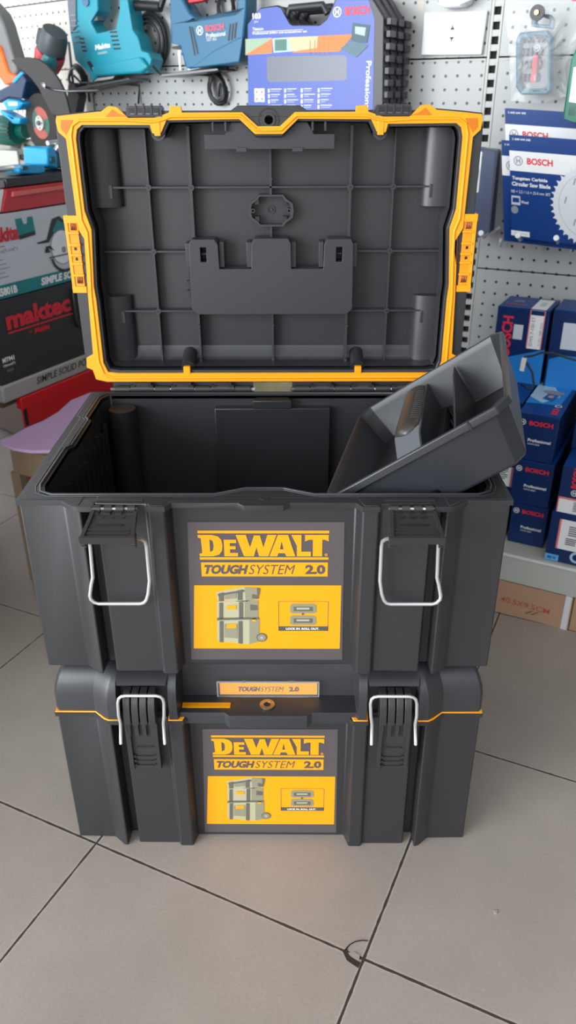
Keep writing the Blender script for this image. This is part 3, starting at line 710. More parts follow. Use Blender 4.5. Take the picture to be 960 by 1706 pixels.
g.prism([(.020,-.056),(.140,-.016),(.310,-.016),(.310,-.055)],-.167,-.128,HL,M=YZ)
hd=g.build('handle_bridge',tray,bevel=.003,seg=2)
g=G(); n=12
rows=[]
for y,k in ((.136,.0),(.139,.55),(.146,.85),(.158,1),(.300,1),(.309,.9)):
    rows.append([(-.1475+.0185*max(k,.01)*math.cos(PI*j/n), y, -.0165+.0105*max(k,.01)*math.sin(PI*j/n)) for j in range(n+1)])
g.loft(rows,mat('grip_plastic',(62,56,52),.36),caps=True)
g.box(-.1655,-.1295,.146,.309,-.0175,-.0160,mat('grip_plastic',(0,0,0)))
gp=g.build('grip',hd,shade=50)
g=G()
for k in range(14):
    y=.165+.0085*k
    g.tube([(-.1475+.0188*math.cos(R(8+9*j)),y,-.0165+.0108*math.sin(R(8+9*j))) for j in range(8)],.0008,TR,seg=5)
g.build('grip_serration',gp)
g=G(); 
g.prism([(.014,-.055),(.030,-.030),(.262,-.010),(.304,-.010),(.298,-.070),(.020,-.070)],-.0825,-.0800,TR,M=YZ); g.build('divider',tray,bevel=.0008,seg=1)
g=G(); g.prism([(.016,-.054),(.022,-.045),(.118,-.018),(.306,-.012),(.306,-.055)],-.1290,-.1265,TR,M=YZ); g.build('divider',tray)

# ------------------------------------------------------------------ gondola base, carton, boxes on the right
SHF=mat('shelf_steel',(182,183,176),.42,var=.03)
CARD=mat('cardboard',(176,140,112),.8,var=.08,vscale=14)
SO=XZ(0)
def wthing(name,label,cat,s,off,z,group=None): return thing(name,label,cat,WF,(s,-off,z),group)
for a,b,lab in ((.09,.80,'grey steel base shelf under the blue boxes on the right'),(-.62,.06,'grey steel base shelf low behind the tool boxes')):
    t=wthing('base_shelf',lab,'shelf',(a+b)/2,.18,0)
    g=G(); g.box(a,b,-.362,-.005,.128,.1395,SHF); g.build('shelf_deck',t,bevel=.001)
    g=G(); g.box(a,b,-.3655,-.358,.078,.1375,SHF); g.box(a,b,-.3675,-.362,.1345,.1395,mat('rail_light',(214,215,210),.35)); g.build('front_panel',t,bevel=.001)
    g=G(); g.box(a,a+.02,-.30,-.02,0,.128,SHF); g.build('foot',t); g=G(); g.box(b-.02,b,-.30,-.02,0,.128,SHF); g.build('foot',t)
CAMO=mat('camo_cloth',(120,112,84),.8,var=.75,vscale=22)
t=wthing('tool_bag','drab mottled cloth bag glimpsed through the gap between lid and box','bag',-.3,.2,.1395)
g=G(); g.prism(rrect(-.56,.1400,-.02,.42,.05),.06,.26,CAMO,M=SO); g.build('bag_body',t,bevel=.02,seg=3)
g=G(); g.tube([(-.36,-.16,.40),(-.34,-.16,.45),(-.24,-.16,.45),(-.22,-.16,.40)],.008,BK); g.build('handle',t)
t=wthing('carton','flat brown cardboard carton on the floor beneath the grey shelf','carton',.28,.2,0)
g=G(); g.box(.115,.4375,-.3660,-.10,0,.0765,CARD)
g.text('40.5X9.5CM',.300,.0280,.098,.0125,mat('stamp_red',(176,84,66),.7),1,bold=.01,M=XZ(-.3662),rot=-.03)
bd=g.build('carton_body',t,bevel=.0015)
g=G(); g.box(.4235,.4350,-.3672,-.10,0,.0775,mat('strap_white',(214,216,220),.4)); g.build('strap',t)
g=G(); 
for d in (0,.011): g.prism([(.352+d,.014),(.3545+d,.0135),(.366+d,.0225),(.364+d,.0235)],.3663,.3668,mat('torn_card',(108,76,56),.9),M=SO)
g.build('tear',bd)
t=wthing('carton','brown cardboard carton at the far right beneath the shelf, past the white strap','carton',.55,.2,0)
g=G(); g.box(.4390,.70,-.3645,-.10,0,.0765,CARD); g.build('carton_body',t,bevel=.0015)
g=G(); g.box(.52,.56,-.3655,-.12,.0765,.0772,mat('tape',(196,170,130),.3)); g.build('tape',t)

def bosch_box(label,s0,s1,f,b,z0,z1,front=None,top=None,group=None,m_=BLUE,rot=0):
    t=wthing('tool_carton',label,'box',(s0+s1)/2,(f+b)/2,z0,group)
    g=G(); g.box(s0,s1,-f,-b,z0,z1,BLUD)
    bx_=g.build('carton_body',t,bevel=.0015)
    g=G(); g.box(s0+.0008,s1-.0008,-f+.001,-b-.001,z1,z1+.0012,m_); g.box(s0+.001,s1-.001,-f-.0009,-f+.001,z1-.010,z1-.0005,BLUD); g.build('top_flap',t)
    if front:
        g=G(XZ(-f-.0003)); front(g,s0,s1,z0,z1-.0); g.build('front_print',bx_)
    if top:
        g=G(Matrix(((1,0,0,0),(0,1,0,0),(0,0,1,z1+.0013),(0,0,0,1)))); top(g,s0,s1,-f,-b); g.build('top_print',bx_)
    return t
def fr(g,a,b,c,d):
    w_=b-a; bosch_badge(g,a+w_*.14,d-.016,.0058,WH); g.text('BOSCH',a+w_*.30,d-.0205,w_*.58,.0092,RED,4,bold=.035)
    g.text('Professional',a+w_*.32,d-.0530,w_*.56,.0062,WH,4,bold=.02); g.text('GWS 060',a+w_*.32,d-.0590,w_*.30,.0030,WH,4)
def tp(g,a,b,c,d):
    w_=b-a
    g.poly([(a,c+.06),(b-.012,c+.07),(b-.004,d),(a,d)],BLUL,1)
    g.poly([(a,c+.10),(a+.03,c+.07),(a+.055,c+.12),(a+.03,c+.19),(a,c+.2)],mat('print_pale',(170,200,220),.4),2)
    g.poly([(a+.014,c+.145),(a+.030,c+.125),(a+.060,c+.135),(a+.058,c+.148),(a+.034,c+.155)],GREYI,3)
    g.poly([(a+.024,c+.095),(a+.046,c+.085),(a+.052,c+.128),(a+.030,c+.130)],mat('print_deep',(30,80,150),.4),3)
    g.poly([(a+.032,c+.108),(a+.042,c+.104),(a+.044,c+.120),(a+.034,c+.122)],mat('print_tan',(190,150,130),.4),4)
    g.annulus(b-.014,c+.062,.0045,.0066,WH,4,ry=None) if False else g.annulus(b-.014,c+.062,.0048,.0068,WH,4)
    g.text('BOSCH',b-.008,c+.012,.036,.0120,RED,4,bold=.04,rot=PI/2)
    for k in range(7): g.rect(a+.012+.0085*k,d-.052+.003*(k%3),a+.0150+.0085*k,d-.012,WH,3,sk=.004)
    g.text('Bosch',b-.006,d-.050,.030,.008,WH,3,bold=.03,rot=PI/2)
GB='small angle grinder boxes stacked on the shelf'
bosch_box('navy box at the bottom of the stack of three small boxes, on the grey shelf',.2870,.3580,.313,.04,.1400,.2290,fr,None,GB)
bosch_box('navy box in the middle of the stack of three small boxes',.2800,.3560,.315,.05,.2305,.3210,fr,None,GB)
bosch_box('top box of the three, bright blue picture on its lid, beside the tilted tray',.2740,.3500,.312,.03,.3225,.4150,fr,tp,GB)
def frn(g,a,b,c,d):
    g.rect(a,d-.052,b-.002,d-.003,WH,1); g.rect(b-.006,d-.052,b-.0025,d-.003,mat('print_pink',(226,120,120),.5),2)
    for k in range(7): g.rect(a+.008,d-.012-.0042*k,b-.012-(.004 if k%3==0 else 0),d-.0100-.0042*k,BLKI,2)
bosch_box('blue box with a white barcode label, left of the middle navy box',.195,.2790,.297,.04,.1400,.3050,frn,None)
bosch_box('plain blue box resting on the barcoded box, behind the tray',.185,.2700,.26,.03,.3065,.4150,None,None)
def gws(g,a,b,c,d):
    g.text('BOSCH',a+.035,c+.055,.080,.022,RED,3,bold=.035,rot=PI/2)
    g.rect(a+.037,d-.062,a+.056,d-.032,mat('print_greyblue',(196,204,212),.5),2)
    g.rect(a+.066,d-.078,b-.008,d,WH,2); g.rect(a+.066,d-.078,a+.0680,d,mat('print_pink',(226,120,120),.5),3); g.rect(b-.0100,d-.078,b-.008,d,mat('print_pink',(226,120,120),.5),3)
    g.text('GWS 7-100 ET',a+.0775,d-.073,.060,.0070,GREYI,4,bold=.01,rot=PI/2); g.text('0 601 388 0K0',a+.0930,d-.070,.046,.0045,GREYI,4,rot=PI/2)
    g.poly([(a,c),(b,c),(b,c+.075),(a+.03,c+.050),(a,c+.04)],BLUL,1)
def gwt(g,a,b,c,d):
    g.rect(a+.066,c,b-.008,d-.012,WH,2); g.rect(a+.076,c+.030,b-.016,c+.065,mat('print_greyblue',(196,204,212),.5),3)
    g.text('BOSCH',a+.012,c+.020,.040,.012,mat('print_dullred',(180,70,90),.5),2,bold=.03); g.text('GWS',a+.020,c+.055,.020,.008,WH,2)
bosch_box('upright blue box with a tall white lettered label at the back of the shelf',.1720,.2760,.135,.030,.4165,.5680,gws,gwt,m_=BLUE)
def sw(g,a,b,c,d):
    g.rect(a+.022,d-.075,b-.01,d-.022,mat('print_greyblue',(196,204,212),.5),2)
    g.poly([(a+.004,d-.098),(a+.03,d-.088),(b,d-.085),(b,c),(a+.004,c)],BLUL,1)
bosch_box('dark blue box with a pale square label, at the back right of the upright box',.2830,.400,.135,.03,.4165,.5720,sw,None)
def vb_(g,a,b,c,d):
    g.rect(a+.001,c+.002,b,c+.034,WH,1); g.rect(a+.001,c+.002,a+.003,c+.034,mat('print_pink',(226,120,120),.5),2); g.rect(a+.001,c+.030,b,c+.034,mat('print_pink',(226,120,120),.5),2)
    for k in range(6): g.rect(a+.030,c+.008+.0035*k,a+.050,c+.0095+.0035*k,BLKI,3)
    g.text('BOSCH',a+.034,c+.055,.040,.014,RED,3,bold=.035,rot=PI/2); bosch_badge(g,a+.028,c+.045,.0062,WH)
bosch_box('blue box with white lower band and sideways red lettering, atop the 900 W box',.3745,.470,.350,.05,.2450,.3400,vb_,None)
def w9(g,a,b,c,d):
    g.rect(a+.0005,c+.001,a+.026,c+.0150,mat('print_sky2',(96,170,226),.5),2); g.text('900 W',a+.0045,c+.0045,.0170,.0065,BLUD,3,bold=.03)
    g.rect(a+.017,c+.030,b,d-.003,WH,1); g.rect(a+.017,c+.030,a+.0205,d-.003,mat('print_pink',(226,120,120),.5),2)
    for k in range(5): g.rect(a+.036,c+.062+.0045*k,b-.02,c+.0640+.0045*k,BLKI,3)
    for k in range(4): g.rect(a+.033,c+.042+.0040*k,a+.052,c+.0440+.0040*k,BLKI,3)
    g.disc(a+.058,c+.018,.012,mat('print_pale',(170,200,220),.4),2); g.disc(a+.058,c+.018,.007,BLUD,3)
bosch_box('blue box marked 900 W with a big white label, on the shelf front',.3690,.470,.352,.05,.1400,.2440,w9,None)
bosch_box('blue box behind the sideways lettered box on the right',.372,.470,.26,.03,.3415,.4150,None,None)
# the black cable lying over the boxes
t=wthing('power_cable','thin black cable with a white tag looping over the blue boxes','cable',.29,.2,.42)
g=G(); P=[(0.2503,0.4344),(0.2706,0.4249),(0.2747,0.4380),(0.2683,0.4594),(0.2541,0.4770),(0.2439,0.4829),(0.2492,0.4873),(0.2617,0.4902),(0.2791,0.4985),(0.2994,0.5000),(0.3252,0.4939),(0.3482,0.4899),(0.3817,0.4874)]
g.tube([(s,-.20+.002*k,z) for k,(s,z) in enumerate(P)],.0022,BK,seg=8); g.build('cord',t)
g=G(); P=[(0.2465,0.4895),(0.2559,0.4895),(0.2537,0.4624),(0.2452,0.4637)]
g.prism(P,.203,.206,mat('tag_cream',(226,220,206),.5),M=SO); g.build('tag',t)

# ------------------------------------------------------------------ hanging on the pegboard, right bay
AFF=lambda tl,U,V,off: Matrix(((U[0],V[0],0,tl[0]),(0,0,-1,-off),(U[1],V[1],0,tl[1]),(0,0,0,1)))
def blade_pack(label,tl,off,full=True):
    U=(.998,-.055); V=(-.150,.989); M=AFF(tl,U,V,off); W_,H_=.205,-.184
    t=wthing('saw_blade_pack',label,'blade pack',tl[0]+.1,off,tl[1]-.18,'circular saw blade packs on the pegboard hooks')
    g=G(); g.prism([(0,0),(W_,0),(W_,H_),(0,H_)],-.007,0,BLUE,M=M); b=g.build('sleeve',t,bevel=.0008,seg=1)
    g=G(M); g.rect(0,H_,W_,0,BLUE,1); g.rect(0,-.062,W_,-.027,WH,2); g.text('2 608 644 305',.006,-.0085,.034,.0035,WH,3,bold=.02)
    bosch_badge(g,.0165,-.0440,.0085,GREYI,h=3); g.text('BOSCH',.033,-.0490,.048,.0115,RED,4,bold=.035)
    if full:
        g.text('Tungsten Carbide',.0040,-.0790,.067,.0075,WH,3,bold=.035); g.text('Circular Saw Blade',.0035,-.0885,.073,.0072,WH,3,bold=.035)
        g.text('185 × 2.2 / 1.6 × 25.4 mm 30T',.0015,-.1010,.075,.0050,WH,3)
        g.rect(-.0+.002,-.1230,.019,-.1065,mat('print_greyblue',(196,204,212),.5),3); g.rect(.004,-.1185,.017,-.110,BLUE,4); g.text('Wood',.0205,-.1195,.014,.0055,WH,3,bold=.01)
        g.disc(.008,-.1320,.0070,GREYI,3); g.rect(-.002+.002,-.1800,.036,-.1705,WH,3); g.text('Optiline Wood',.007,-.1775,.024,.0034,GREYI,4)
        cx,cy,r0=.150,-.113,.068; pts_=[]
        n=40
        for k in range(n):
            a=2*PI*k/n; pts_+= [(cx+r0*math.cos(a),cy+r0*math.sin(a)),(cx+(r0+.0065)*math.cos(a+.05),cy+(r0+.0065)*math.sin(a+.05)),(cx+(r0+.001)*math.cos(a+.09),cy+(r0+.001)*math.sin(a+.09))]
        pts_=[(min(x,W_),max(min(y,-.0),H_+.001)) for x,y in pts_]
        g.poly(pts_,mat('blade_print',(222,226,232),.4),3); g.disc(cx,cy,.016,GREYI,5); g.disc(cx,cy,.011,WH,6)
        g.annulus(cx,cy,.058,.0585,GREYI,4)
        for a in (2.3,3.1,4.0): g.rect(cx+.048*math.cos(a),cy+.048*math.sin(a),cx+.048*math.cos(a)+.0022,cy+.048*math.sin(a)+.012,GREYI,5,sk=.003)
    g.build('sleeve_print',b)
blade_pack('front blue and white circular saw blade pack with the whole saw blade showing',(.150,.882),.115)
blade_pack('saw blade pack just behind the front one, only its left edge showing',(.1330,.8720),.100,False)
blade_pack('rear saw blade pack standing higher than the others on the pegboard',(.1280,.9260),.080,False)
for s,lab in ((.124,'steel peg hook under the saw blade packs, nearest the tool box lid'),(.196,'middle steel peg hook under the saw blade packs'),(.268,'steel peg hook under the saw blade packs, at the picture edge')):
    t=wthing('peg_hook',lab,'hook',s,.05,.66,'peg hooks below the blade packs')
    g=G(); g.tube([(s,0,.700),(s,-.120,.696),(s,-.140,.706)],.0028,STEEL); g.tube([(s+.012,-.016,.690),(s+.010,-.020,.665)],.0036,STEEL); g.build('hook_wire',t)
    g=G(); g.cyl((s,-.139,.706),(s,-.146,.7085),.0052,STEEL,seg=14); g.build('hook_tip',t)
# blister packs behind the lid edge
t=wthing('blister_pack','dark blue blister pack squeezed between the lid and the blade packs','pack',.10,.06,.69)
g=G(); g.prism([(.076,.857),(.118,.853),(.122,.700),(.098,.686),(.070,.690)],.03,.075,BLUD,M=SO); g.build('card',t,bevel=.003)
g=G(); g.prism(rrect(.080,.775,.0925,.850,.002),.0755,.0765,WH,M=SO); g.text('120x',.090,.80,.020,.006,BLKI,8,bold=.02,M=XZ(-.0766),rot=PI/2); g.build('price_label',t)
g=G(); g.prism(rrect(.068,.684,.124,.862,.006),.077,.082,CLR,M=SO); g.build('blister',t,bevel=.002)

# wall socket
t=wthing('wall_socket','white double-width electric wall socket screwed to the pegboard','socket',-.008,.006,1.02)
g=G(); g.prism([(-.0705,1.0205),(.0535,1.0185),(.0570,1.0915),(-.0690,1.0935)],0,.0105,mat('socket_white',(238,240,242),.22),M=SO); g.build('face_plate',t,bevel=.002,seg=3)
g=G(); g.prism(rrect(-.0195,1.036,.0030,1.0745,.0015),.0105,.0118,mat('socket_white',(0,0,0)),M=SO); m_=g.build('socket_module',t,bevel=.0006,seg=1)
g=G(XZ(-.0119))
for zc,s_ in ((1.0655,1),(1.0465,-1)): g.poly([(-.0125,zc-.0035*s_),(-.0040,zc-.0035*s_),(-.0050,zc-.0005*s_),(-.0070,zc+.0005*s_),(-.0072,zc+.0040*s_),(-.0095,zc+.0040*s_),(-.0097,zc+.0005*s_),(-.0115,zc-.0005*s_)],BLKI,1)
g.build('slots',m_)
t=wthing('plug_adaptor','white plug adaptor on the pegboard above the wall socket','plug',-.01,.02,1.10)
g=G(); g.prism([(-.034,1.1020),(-.022,1.0975),(.014,1.0975),(.026,1.1050),(.024,1.150),(-.034,1.150)],0,.035,mat('socket_white',(0,0,0)),M=SO); g.build('adaptor_body',t,bevel=.004,seg=3)
g=G(); g.tube([(.010,-.036,1.102),(.03,-.040,1.108),(.05,-.030,1.14),(.052,-.02,1.19)],.003,mat('socket_white',(0,0,0))); g.build('lead',t)
t=wthing('tape_scrap','scrap of clear tape on the pegboard, left of the plug adaptor','tape',-.08,.001,1.095)
g=G(); g.prism([(-.087,1.094),(-.074,1.096),(-.072,1.125),(-.086,1.126)],0,.0006,mat('scrap_tape',(214,208,196),.3,alpha=.7),M=SO); g.build('strip',t)

# bit set in a plastic bag
t=wthing('bit_set','teal-framed screwdriver bit case in a clear bag on a black knob','bit set',.165,.06,.95)
g=G(); TEAL=mat('bit_teal',(44,112,138),.35)
out=[(0.1351,1.0499),(0.1845,1.0520),(0.1947,1.0404),(0.2062,0.9557),(0.1975,0.9479),(0.1507,0.9482),(0.1399,0.9614),(0.1299,1.0387)]
inn=scl(out,.80)
g.prism(out,.035,.062,TEAL,holes=[inn],M=SO); g.prism(inn,.035,.045,mat('bit_inner',(150,150,158),.4),M=SO)
b=g.build('case',t,bevel=.003,seg=2)
g=G()
ix0,ix1=min(p[0] for p in inn),max(p[0] for p in inn); iz0,iz1=min(p[1] for p in inn),max(p[1] for p in inn)
for k in range(5):
    for j in range(4):
        x=ix0+.006+.0085*k; z=iz0+.012+.021*j
        g.cyl((x,-.050,z),(x,-.050,z+.013),.0022,DKST if (k+j)%2 else mat('bit_dark',(70,70,90),.4),seg=8)
g.build('bits',b)
g=G(); g.rect((ix0+ix1)/2-.004,iz0+.012,(ix0+ix1)/2+.006,iz0+.055,RED,1,M=XZ(-.0560)); bosch_badge(g,(ix0+ix1)/2+.001,iz0+.066,.006,WH,M=XZ(-.0560)); g.build('brand_strip',b)
g=G(); g.prism(scl(out,.86),.0625,.0632,CLR,M=SO); g.build('window',b)
g=G(); lp=[(0.1535,1.0587),(0.1536,1.0736),(0.1658,1.0786),(0.1874,1.0758),(0.1951,1.0664),(0.1949,1.0534)]
g.prism([*lp],.045,.058,TEAL,holes=[scl(lp,.55)],M=SO); g.build('hang_loop',t,bevel=.002)
# wrinkled bag
random.seed(4); bp_=[(0.1004,1.1098),(0.2298,1.0997),(0.2445,1.0398),(0.2258,0.9938),(0.2385,0.9456),(0.1915,0.9341),(0.1351,0.9383),(0.1256,0.9958),(0.1162,1.0441)]
cx_=sum(p[0] for p in bp_)/len(bp_); cz_=sum(p[1] for p in bp_)/len(bp_); rows=[]
for q in (1,.8,.6,.4,.2,.02):
    row=[]
    for k in range(len(bp_)*4):
        a=bp_[k//4]; b_=bp_[(k//4+1)%len(bp_)]; f_=(k%4)/4; x=a[0]+(b_[0]-a[0])*f_; z=a[1]+(b_[1]-a[1])*f_
        row.append((cx_+(x-cx_)*q,-.066-.010*(1-q)-.004*random.random(),cz_+(z-cz_)*q))
    rows.append(row)
g=G(); g.loft(rows,mat('bag_film',(236,240,242),.12,alpha=.22,spec=.9),closed=True,caps=False,smooth=False); g.build('bag',t)
t=wthing('peg_hook','black knob of the hook that holds the bagged bit set','hook',.163,.06,1.07)
g=G(); s_,z_=[(0.1713,1.0764)][0]
g.tube([(s_,0,z_),(s_,-.098,z_)],.003,DKST); g.build('hook_wire',t); g=G(); g.cyl((s_,-.094,z_),(s_,-.101,z_),.0125,BK,seg=24); g.cyl((s_,-.101,z_),(s_,-.106,z_),.004,mat('brass_tip',(190,160,90),.3,1.0),seg=12); g.build('end_knob',t,shade=40)
t=wthing('tool_case','green tool case with a pale window at the right picture edge','case',.28,.13,.89)
GRN=mat('case_green',(38,120,98),.4); gp_=[(0.2486,1.0006),(0.2488,0.9732),(0.2483,0.9104),(0.2776,0.9010),(0.3540,0.8949),(0.3318,1.0162),(0.2554,1.0201)]
g=G(); g.prism(gp_,.11,.145,GRN,M=SO); g.build('case_body',t,bevel=.003)
g=G(); g.prism([(0.2554,0.9894),(0.2557,0.9685),(0.2557,0.9360),(0.2682,0.9341),(0.3392,0.9265),(0.3262,0.9986)],.145,.147,WH,M=SO); g.prism([(0.2563,0.9323),(0.2558,0.9153),(0.2664,0.9134),(0.2846,0.9266)],.145,.147,CLR,M=SO); g.build('window',t,bevel=.001)
t=wthing('pink_card','corner of a pink card at the top right picture corner','card',.24,.1,1.10)
g=G(); g.prism([(0.2266,1.0959),(0.2497,1.0948),(0.2507,1.0887),(0.2285,1.0906)],.098,.10,mat('card_pink',(228,90,120),.5),M=SO); g.build('card',t)

# ------------------------------------------------------------------ power tools on the left bay
def coil(name,parent,cs,cz,rx,rz,off,n,mt,seed=1,r=.0038,lean=0):
    random.seed(seed)
    for k in range(n):
        q=1-.10*k+random.uniform(-.03,.03); pp=[]
        for j in range(28):
            a=2*PI*j/28; pp.append((cs+q*rx*math.cos(a)+lean*q*math.sin(a)+random.uniform(-.001,.001)+.003*k,-off-.006*k-.004*math.sin(a*2),cz+q*rz*math.sin(a)))
        g=G(); g.tube(pp,r,mt,closed=True,seg=8); g.build(name,parent)
# teal jigsaw
t=wthing('jigsaw','teal corded jigsaw hanging on the pegboard, nearest the grinder','jigsaw',-.79,.07,.99)
TL=mat('saw_teal',(24,150,172),.35); TLG=mat('saw_grip',(104,112,124),.5); ORD=[(-0.9083,1.1958),(-0.9145,1.1499),(-0.9170,1.0833),(-0.9117,1.0279),(-0.8919,1.0137),(-0.8705,0.9984),(-0.8677,0.9807),(-0.8439,0.9942),(-0.7740,0.9968),(-0.7269,0.9997),(-0.7015,0.9980),(-0.6869,1.0240),(-0.6938,1.0383),(-0.7135,1.0424),(-0.7205,1.0696),(-0.7340,1.0840),(-0.7404,1.1415),(-0.7382,1.1859)]
HO=[(-0.8261,1.1260),(-0.8522,1.1048),(-0.8364,1.0805),(-0.7814,1.0869),(-0.7666,1.1211),(-0.7589,1.1671),(-0.8247,1.1707)]
g=G(); g.prism(ORD,.030,.078,TL,holes=[HO],M=SO); bd=g.build('housing',t,bevel=.006,seg=3)
g=G(); g.prism([(-0.9044,1.1928),(-0.8886,1.1919),(-0.8854,1.1481),(-0.8942,1.0954),(-0.9127,1.0829),(-0.9123,1.1377)],.030,.0815,TLG,M=SO)
for k in range(6):
    a=[(-0.9067,1.1489),(-0.8890,1.1481)]; g.box(a[0][0],a[1][0],-.0830,-.081,1.120-.0105*k-.003,1.120-.0105*k,mat('grip_line',(140,148,160),.5))
g.build('rubber_grip',bd,bevel=.002)
g=G(); g.prism([(-0.8724,1.1166),(-0.8398,1.1211),(-0.8366,1.1069),(-0.8654,1.1045)],.045,.070,TLG,M=SO); g.build('trigger',t,bevel=.002)
g=G(); k_=[(-0.8578,1.1433)][0]; g.ring(k_,.0,.009,.078,.082,mat('knob_slate',(72,110,150),.4),M=SO); g.build('lock_button',bd,bevel=.001)
g=G(XZ(-.0785))
for (u,v),n_,w2 in (((139,73),4,.014),((195,61),5,.021)):
    s0,z0=(-.8900,1.0700) if n_==4 else (-.7990,1.0800)
    for k in range(n_): g.rect(s0+.0015*k,z0-.0082*k,s0+w2+.0015*k,z0-.0082*k+.0034,BLKI,1,sk=.001)
g.build('vents',bd)
g=G(XZ(-.0785)); p=[(-0.8457,1.0470)][0]
g.text('Makita',p[0],p[1],.046,.0110,WH,2,bold=.035,shear=.2,rot=.10); g.text('M4301',p[0]+.008,p[1]-.009,.026,.0045,WH,2,rot=.10); g.build('brand_lettering',bd)
g=G(); g.prism([(-0.8580,1.0128),(-0.7091,1.0301),(-0.6912,1.0095),(-0.7127,0.9980),(-0.8466,0.9928)],.060,.088,TL,M=SO); g.build('nose_housing',bd,bevel=.005,seg=3)
g=G(); g.prism([(-0.8753,1.0242),(-0.8659,1.0265),(-0.8524,1.0090),(-0.8620,1.0054)],.074,.0800,BLKI,M=SO); g.build('selector_lever',bd,bevel=.001)
g=G(); P=[(-0.8727,0.9823),(-0.8046,0.9889),(-0.7984,0.9950),(-0.8679,0.9898)]; g.prism(P,.035,.075,STEEL,M=SO); g.build('shoe_bracket',t,bevel=.001)
g=G(); P=[(-0.9314,0.9662),(-0.8887,0.9748),(-0.7498,0.9893),(-0.7504,0.9844),(-0.8709,0.9695),(-0.9287,0.9597)]; g.prism(P,.01,.085,DKST,M=SO); g.build('base_plate',t,bevel=.001)
g=G(); P=[(-0.7589,1.1353),(-0.6683,1.1265),(-0.6578,1.1350)]; 
g.tube([(P[0][0],-.05,P[0][1]),(P[1][0],-.055,P[1][1])],.0105,BK,seg=14); g.tube([(P[1][0],-.055,P[1][1]),(P[2][0],-.055,P[2][1]+.01)],.007,BK,seg=12); g.build('cord_sleeve',t,shade=40)
c0=[(-0.7435,1.0607)][0]
coil('cord_loop',t,c0[0],c0[1],.056,.062,.010,4,BK,3,.0036,.010)
t=wthing('bundled_cord','bundle of dark grey cord hanging left of the teal jigsaw','cord',-.93,.05,.90)
c0=[(-0.9515,0.9953)][0]
coil('cord_loop',t,c0[0],c0[1],.026,.026,.03,4,mat('cord_grey',(66,66,70),.45),5,.0034)
g=G(); P=[(-0.9569,0.9796),(-0.9374,0.9820),(-0.9269,0.9532),(-0.9454,0.9109),(-0.9656,0.9068),(-0.9664,0.9469)]; g.prism(P,.03,.06,mat('cord_grey',(0,0,0)),M=SO); g.tube([(P[0][0],-.04,P[0][1]+.09),(P[0][0]+.003,-.045,P[0][1]-.02)],.0034,mat('cord_grey',(0,0,0))); g.build('cord_tail',t,bevel=.006)
# blue jigsaw
t=wthing('jigsaw','slate blue corded jigsaw with red lettering hanging beside the drill bit case','jigsaw',-.55,.07,1.0)
BL=mat('saw_blue',(38,104,140),.38); P=[(-0.6249,1.1793),(-0.6312,1.0916),(-0.6328,1.0552),(-0.6091,1.0499),(-0.6042,1.0314),(-0.5980,1.0080),(-0.5839,1.0031),(-0.4590,1.0121),(-0.4455,1.0518),(-0.4367,1.0949),(-0.4328,1.1681),(-0.4528,1.1692),(-0.4580,1.1129),(-0.4702,1.1027),(-0.5351,1.0978),(-0.5537,1.0964),(-0.5760,1.1094),(-0.5941,1.1365),(-0.5939,1.1775)]
g=G(); g.prism(P,.030,.078,BL,M=SO); bd=g.build('housing',t,bevel=.006,seg=3)
g=G(); g.prism([(-0.5918,1.1573),(-0.5397,1.1545),(-0.5443,1.1310),(-0.5846,1.1286)],.05,.07,RED,M=SO); g.build('trigger',t,bevel=.002)
g=G(XZ(-.0785))
P=[(-0.5786,1.0849),(-0.5685,1.0304),(-0.5725,1.0836),(-0.5604,1.0325),(-0.4748,1.0854),(-0.4807,1.0549),(-0.4673,1.0862),(-0.4731,1.0558),(-0.4598,1.0880),(-0.4655,1.0588)]
for a,b in ((0,1),(2,3),(4,5),(6,7),(8,9)): (x0,z0),(x1,z1)=P[a],P[b]; g.poly([(x0-.0018,z0),(x0+.0018,z0),(x1+.0018,z1),(x1-.0018,z1)],BLKI,1)
g.build('vents',bd)
g=G(XZ(-.0785)); P=[(-0.5527,1.0762),(-0.5375,1.0734),(-0.5366,1.0623),(-0.5355,1.0555)]
bosch_badge(g,P[0][0],P[0][1],.0088,WH); g.text('BOSCH',P[1][0],P[1][1],.047,.0115,mat('lettering_pink',(226,70,96),.4),2,bold=.035,rot=.05); g.text('Professional',P[2][0],P[2][1],.049,.0085,WH,2,bold=.015,rot=.05); g.text('GST 650',P[3][0],P[3][1],.025,.0058,WH,2,rot=.05); g.build('brand_lettering',bd)
g=G(); g.prism([(-0.5224,1.0358),(-0.4578,1.0583),(-0.4428,1.0622),(-0.4536,1.0139),(-0.5586,1.0058),(-0.5776,1.0074)],.070,.082,BL,M=SO); g.build('nose_housing',bd,bevel=.004,seg=3)
g=G(); g.prism([(-0.5925,1.0012),(-0.5315,1.0071),(-0.5297,1.0117),(-0.5904,1.0071)],.035,.075,STEEL,M=SO); g.build('shoe_bracket',t,bevel=.001)
g=G(); g.prism([(-0.6604,0.9953),(-0.5910,1.0000),(-0.5082,1.0044),(-0.5054,0.9997),(-0.5915,0.9929),(-0.6576,0.9892)],.01,.085,DKST,M=SO); g.build('base_plate',t,bevel=.001)
g=G(); g.prism([(-0.6282,1.0419),(-0.6217,1.0417),(-0.6233,1.0030),(-0.6266,1.0030)],.055,.057,STEEL,M=SO); g.prism([(-0.6406,1.0492),(-0.6161,1.0508),(-0.6151,1.0439),(-0.6362,1.0444)],.045,.065,BK,M=SO); g.build('saw_blade',t)
c0=[(-0.5528,0.9666)][0]; coil('cord_loop',t,c0[0],c0[1],.024,.034,.016,3,BK,8,.0034,-.005)
c0=[(-0.5083,1.1285)][0]; coil('cord_loop',t,c0[0]-.016,c0[1],.020,.030,.012,2,BK,9,.0034)
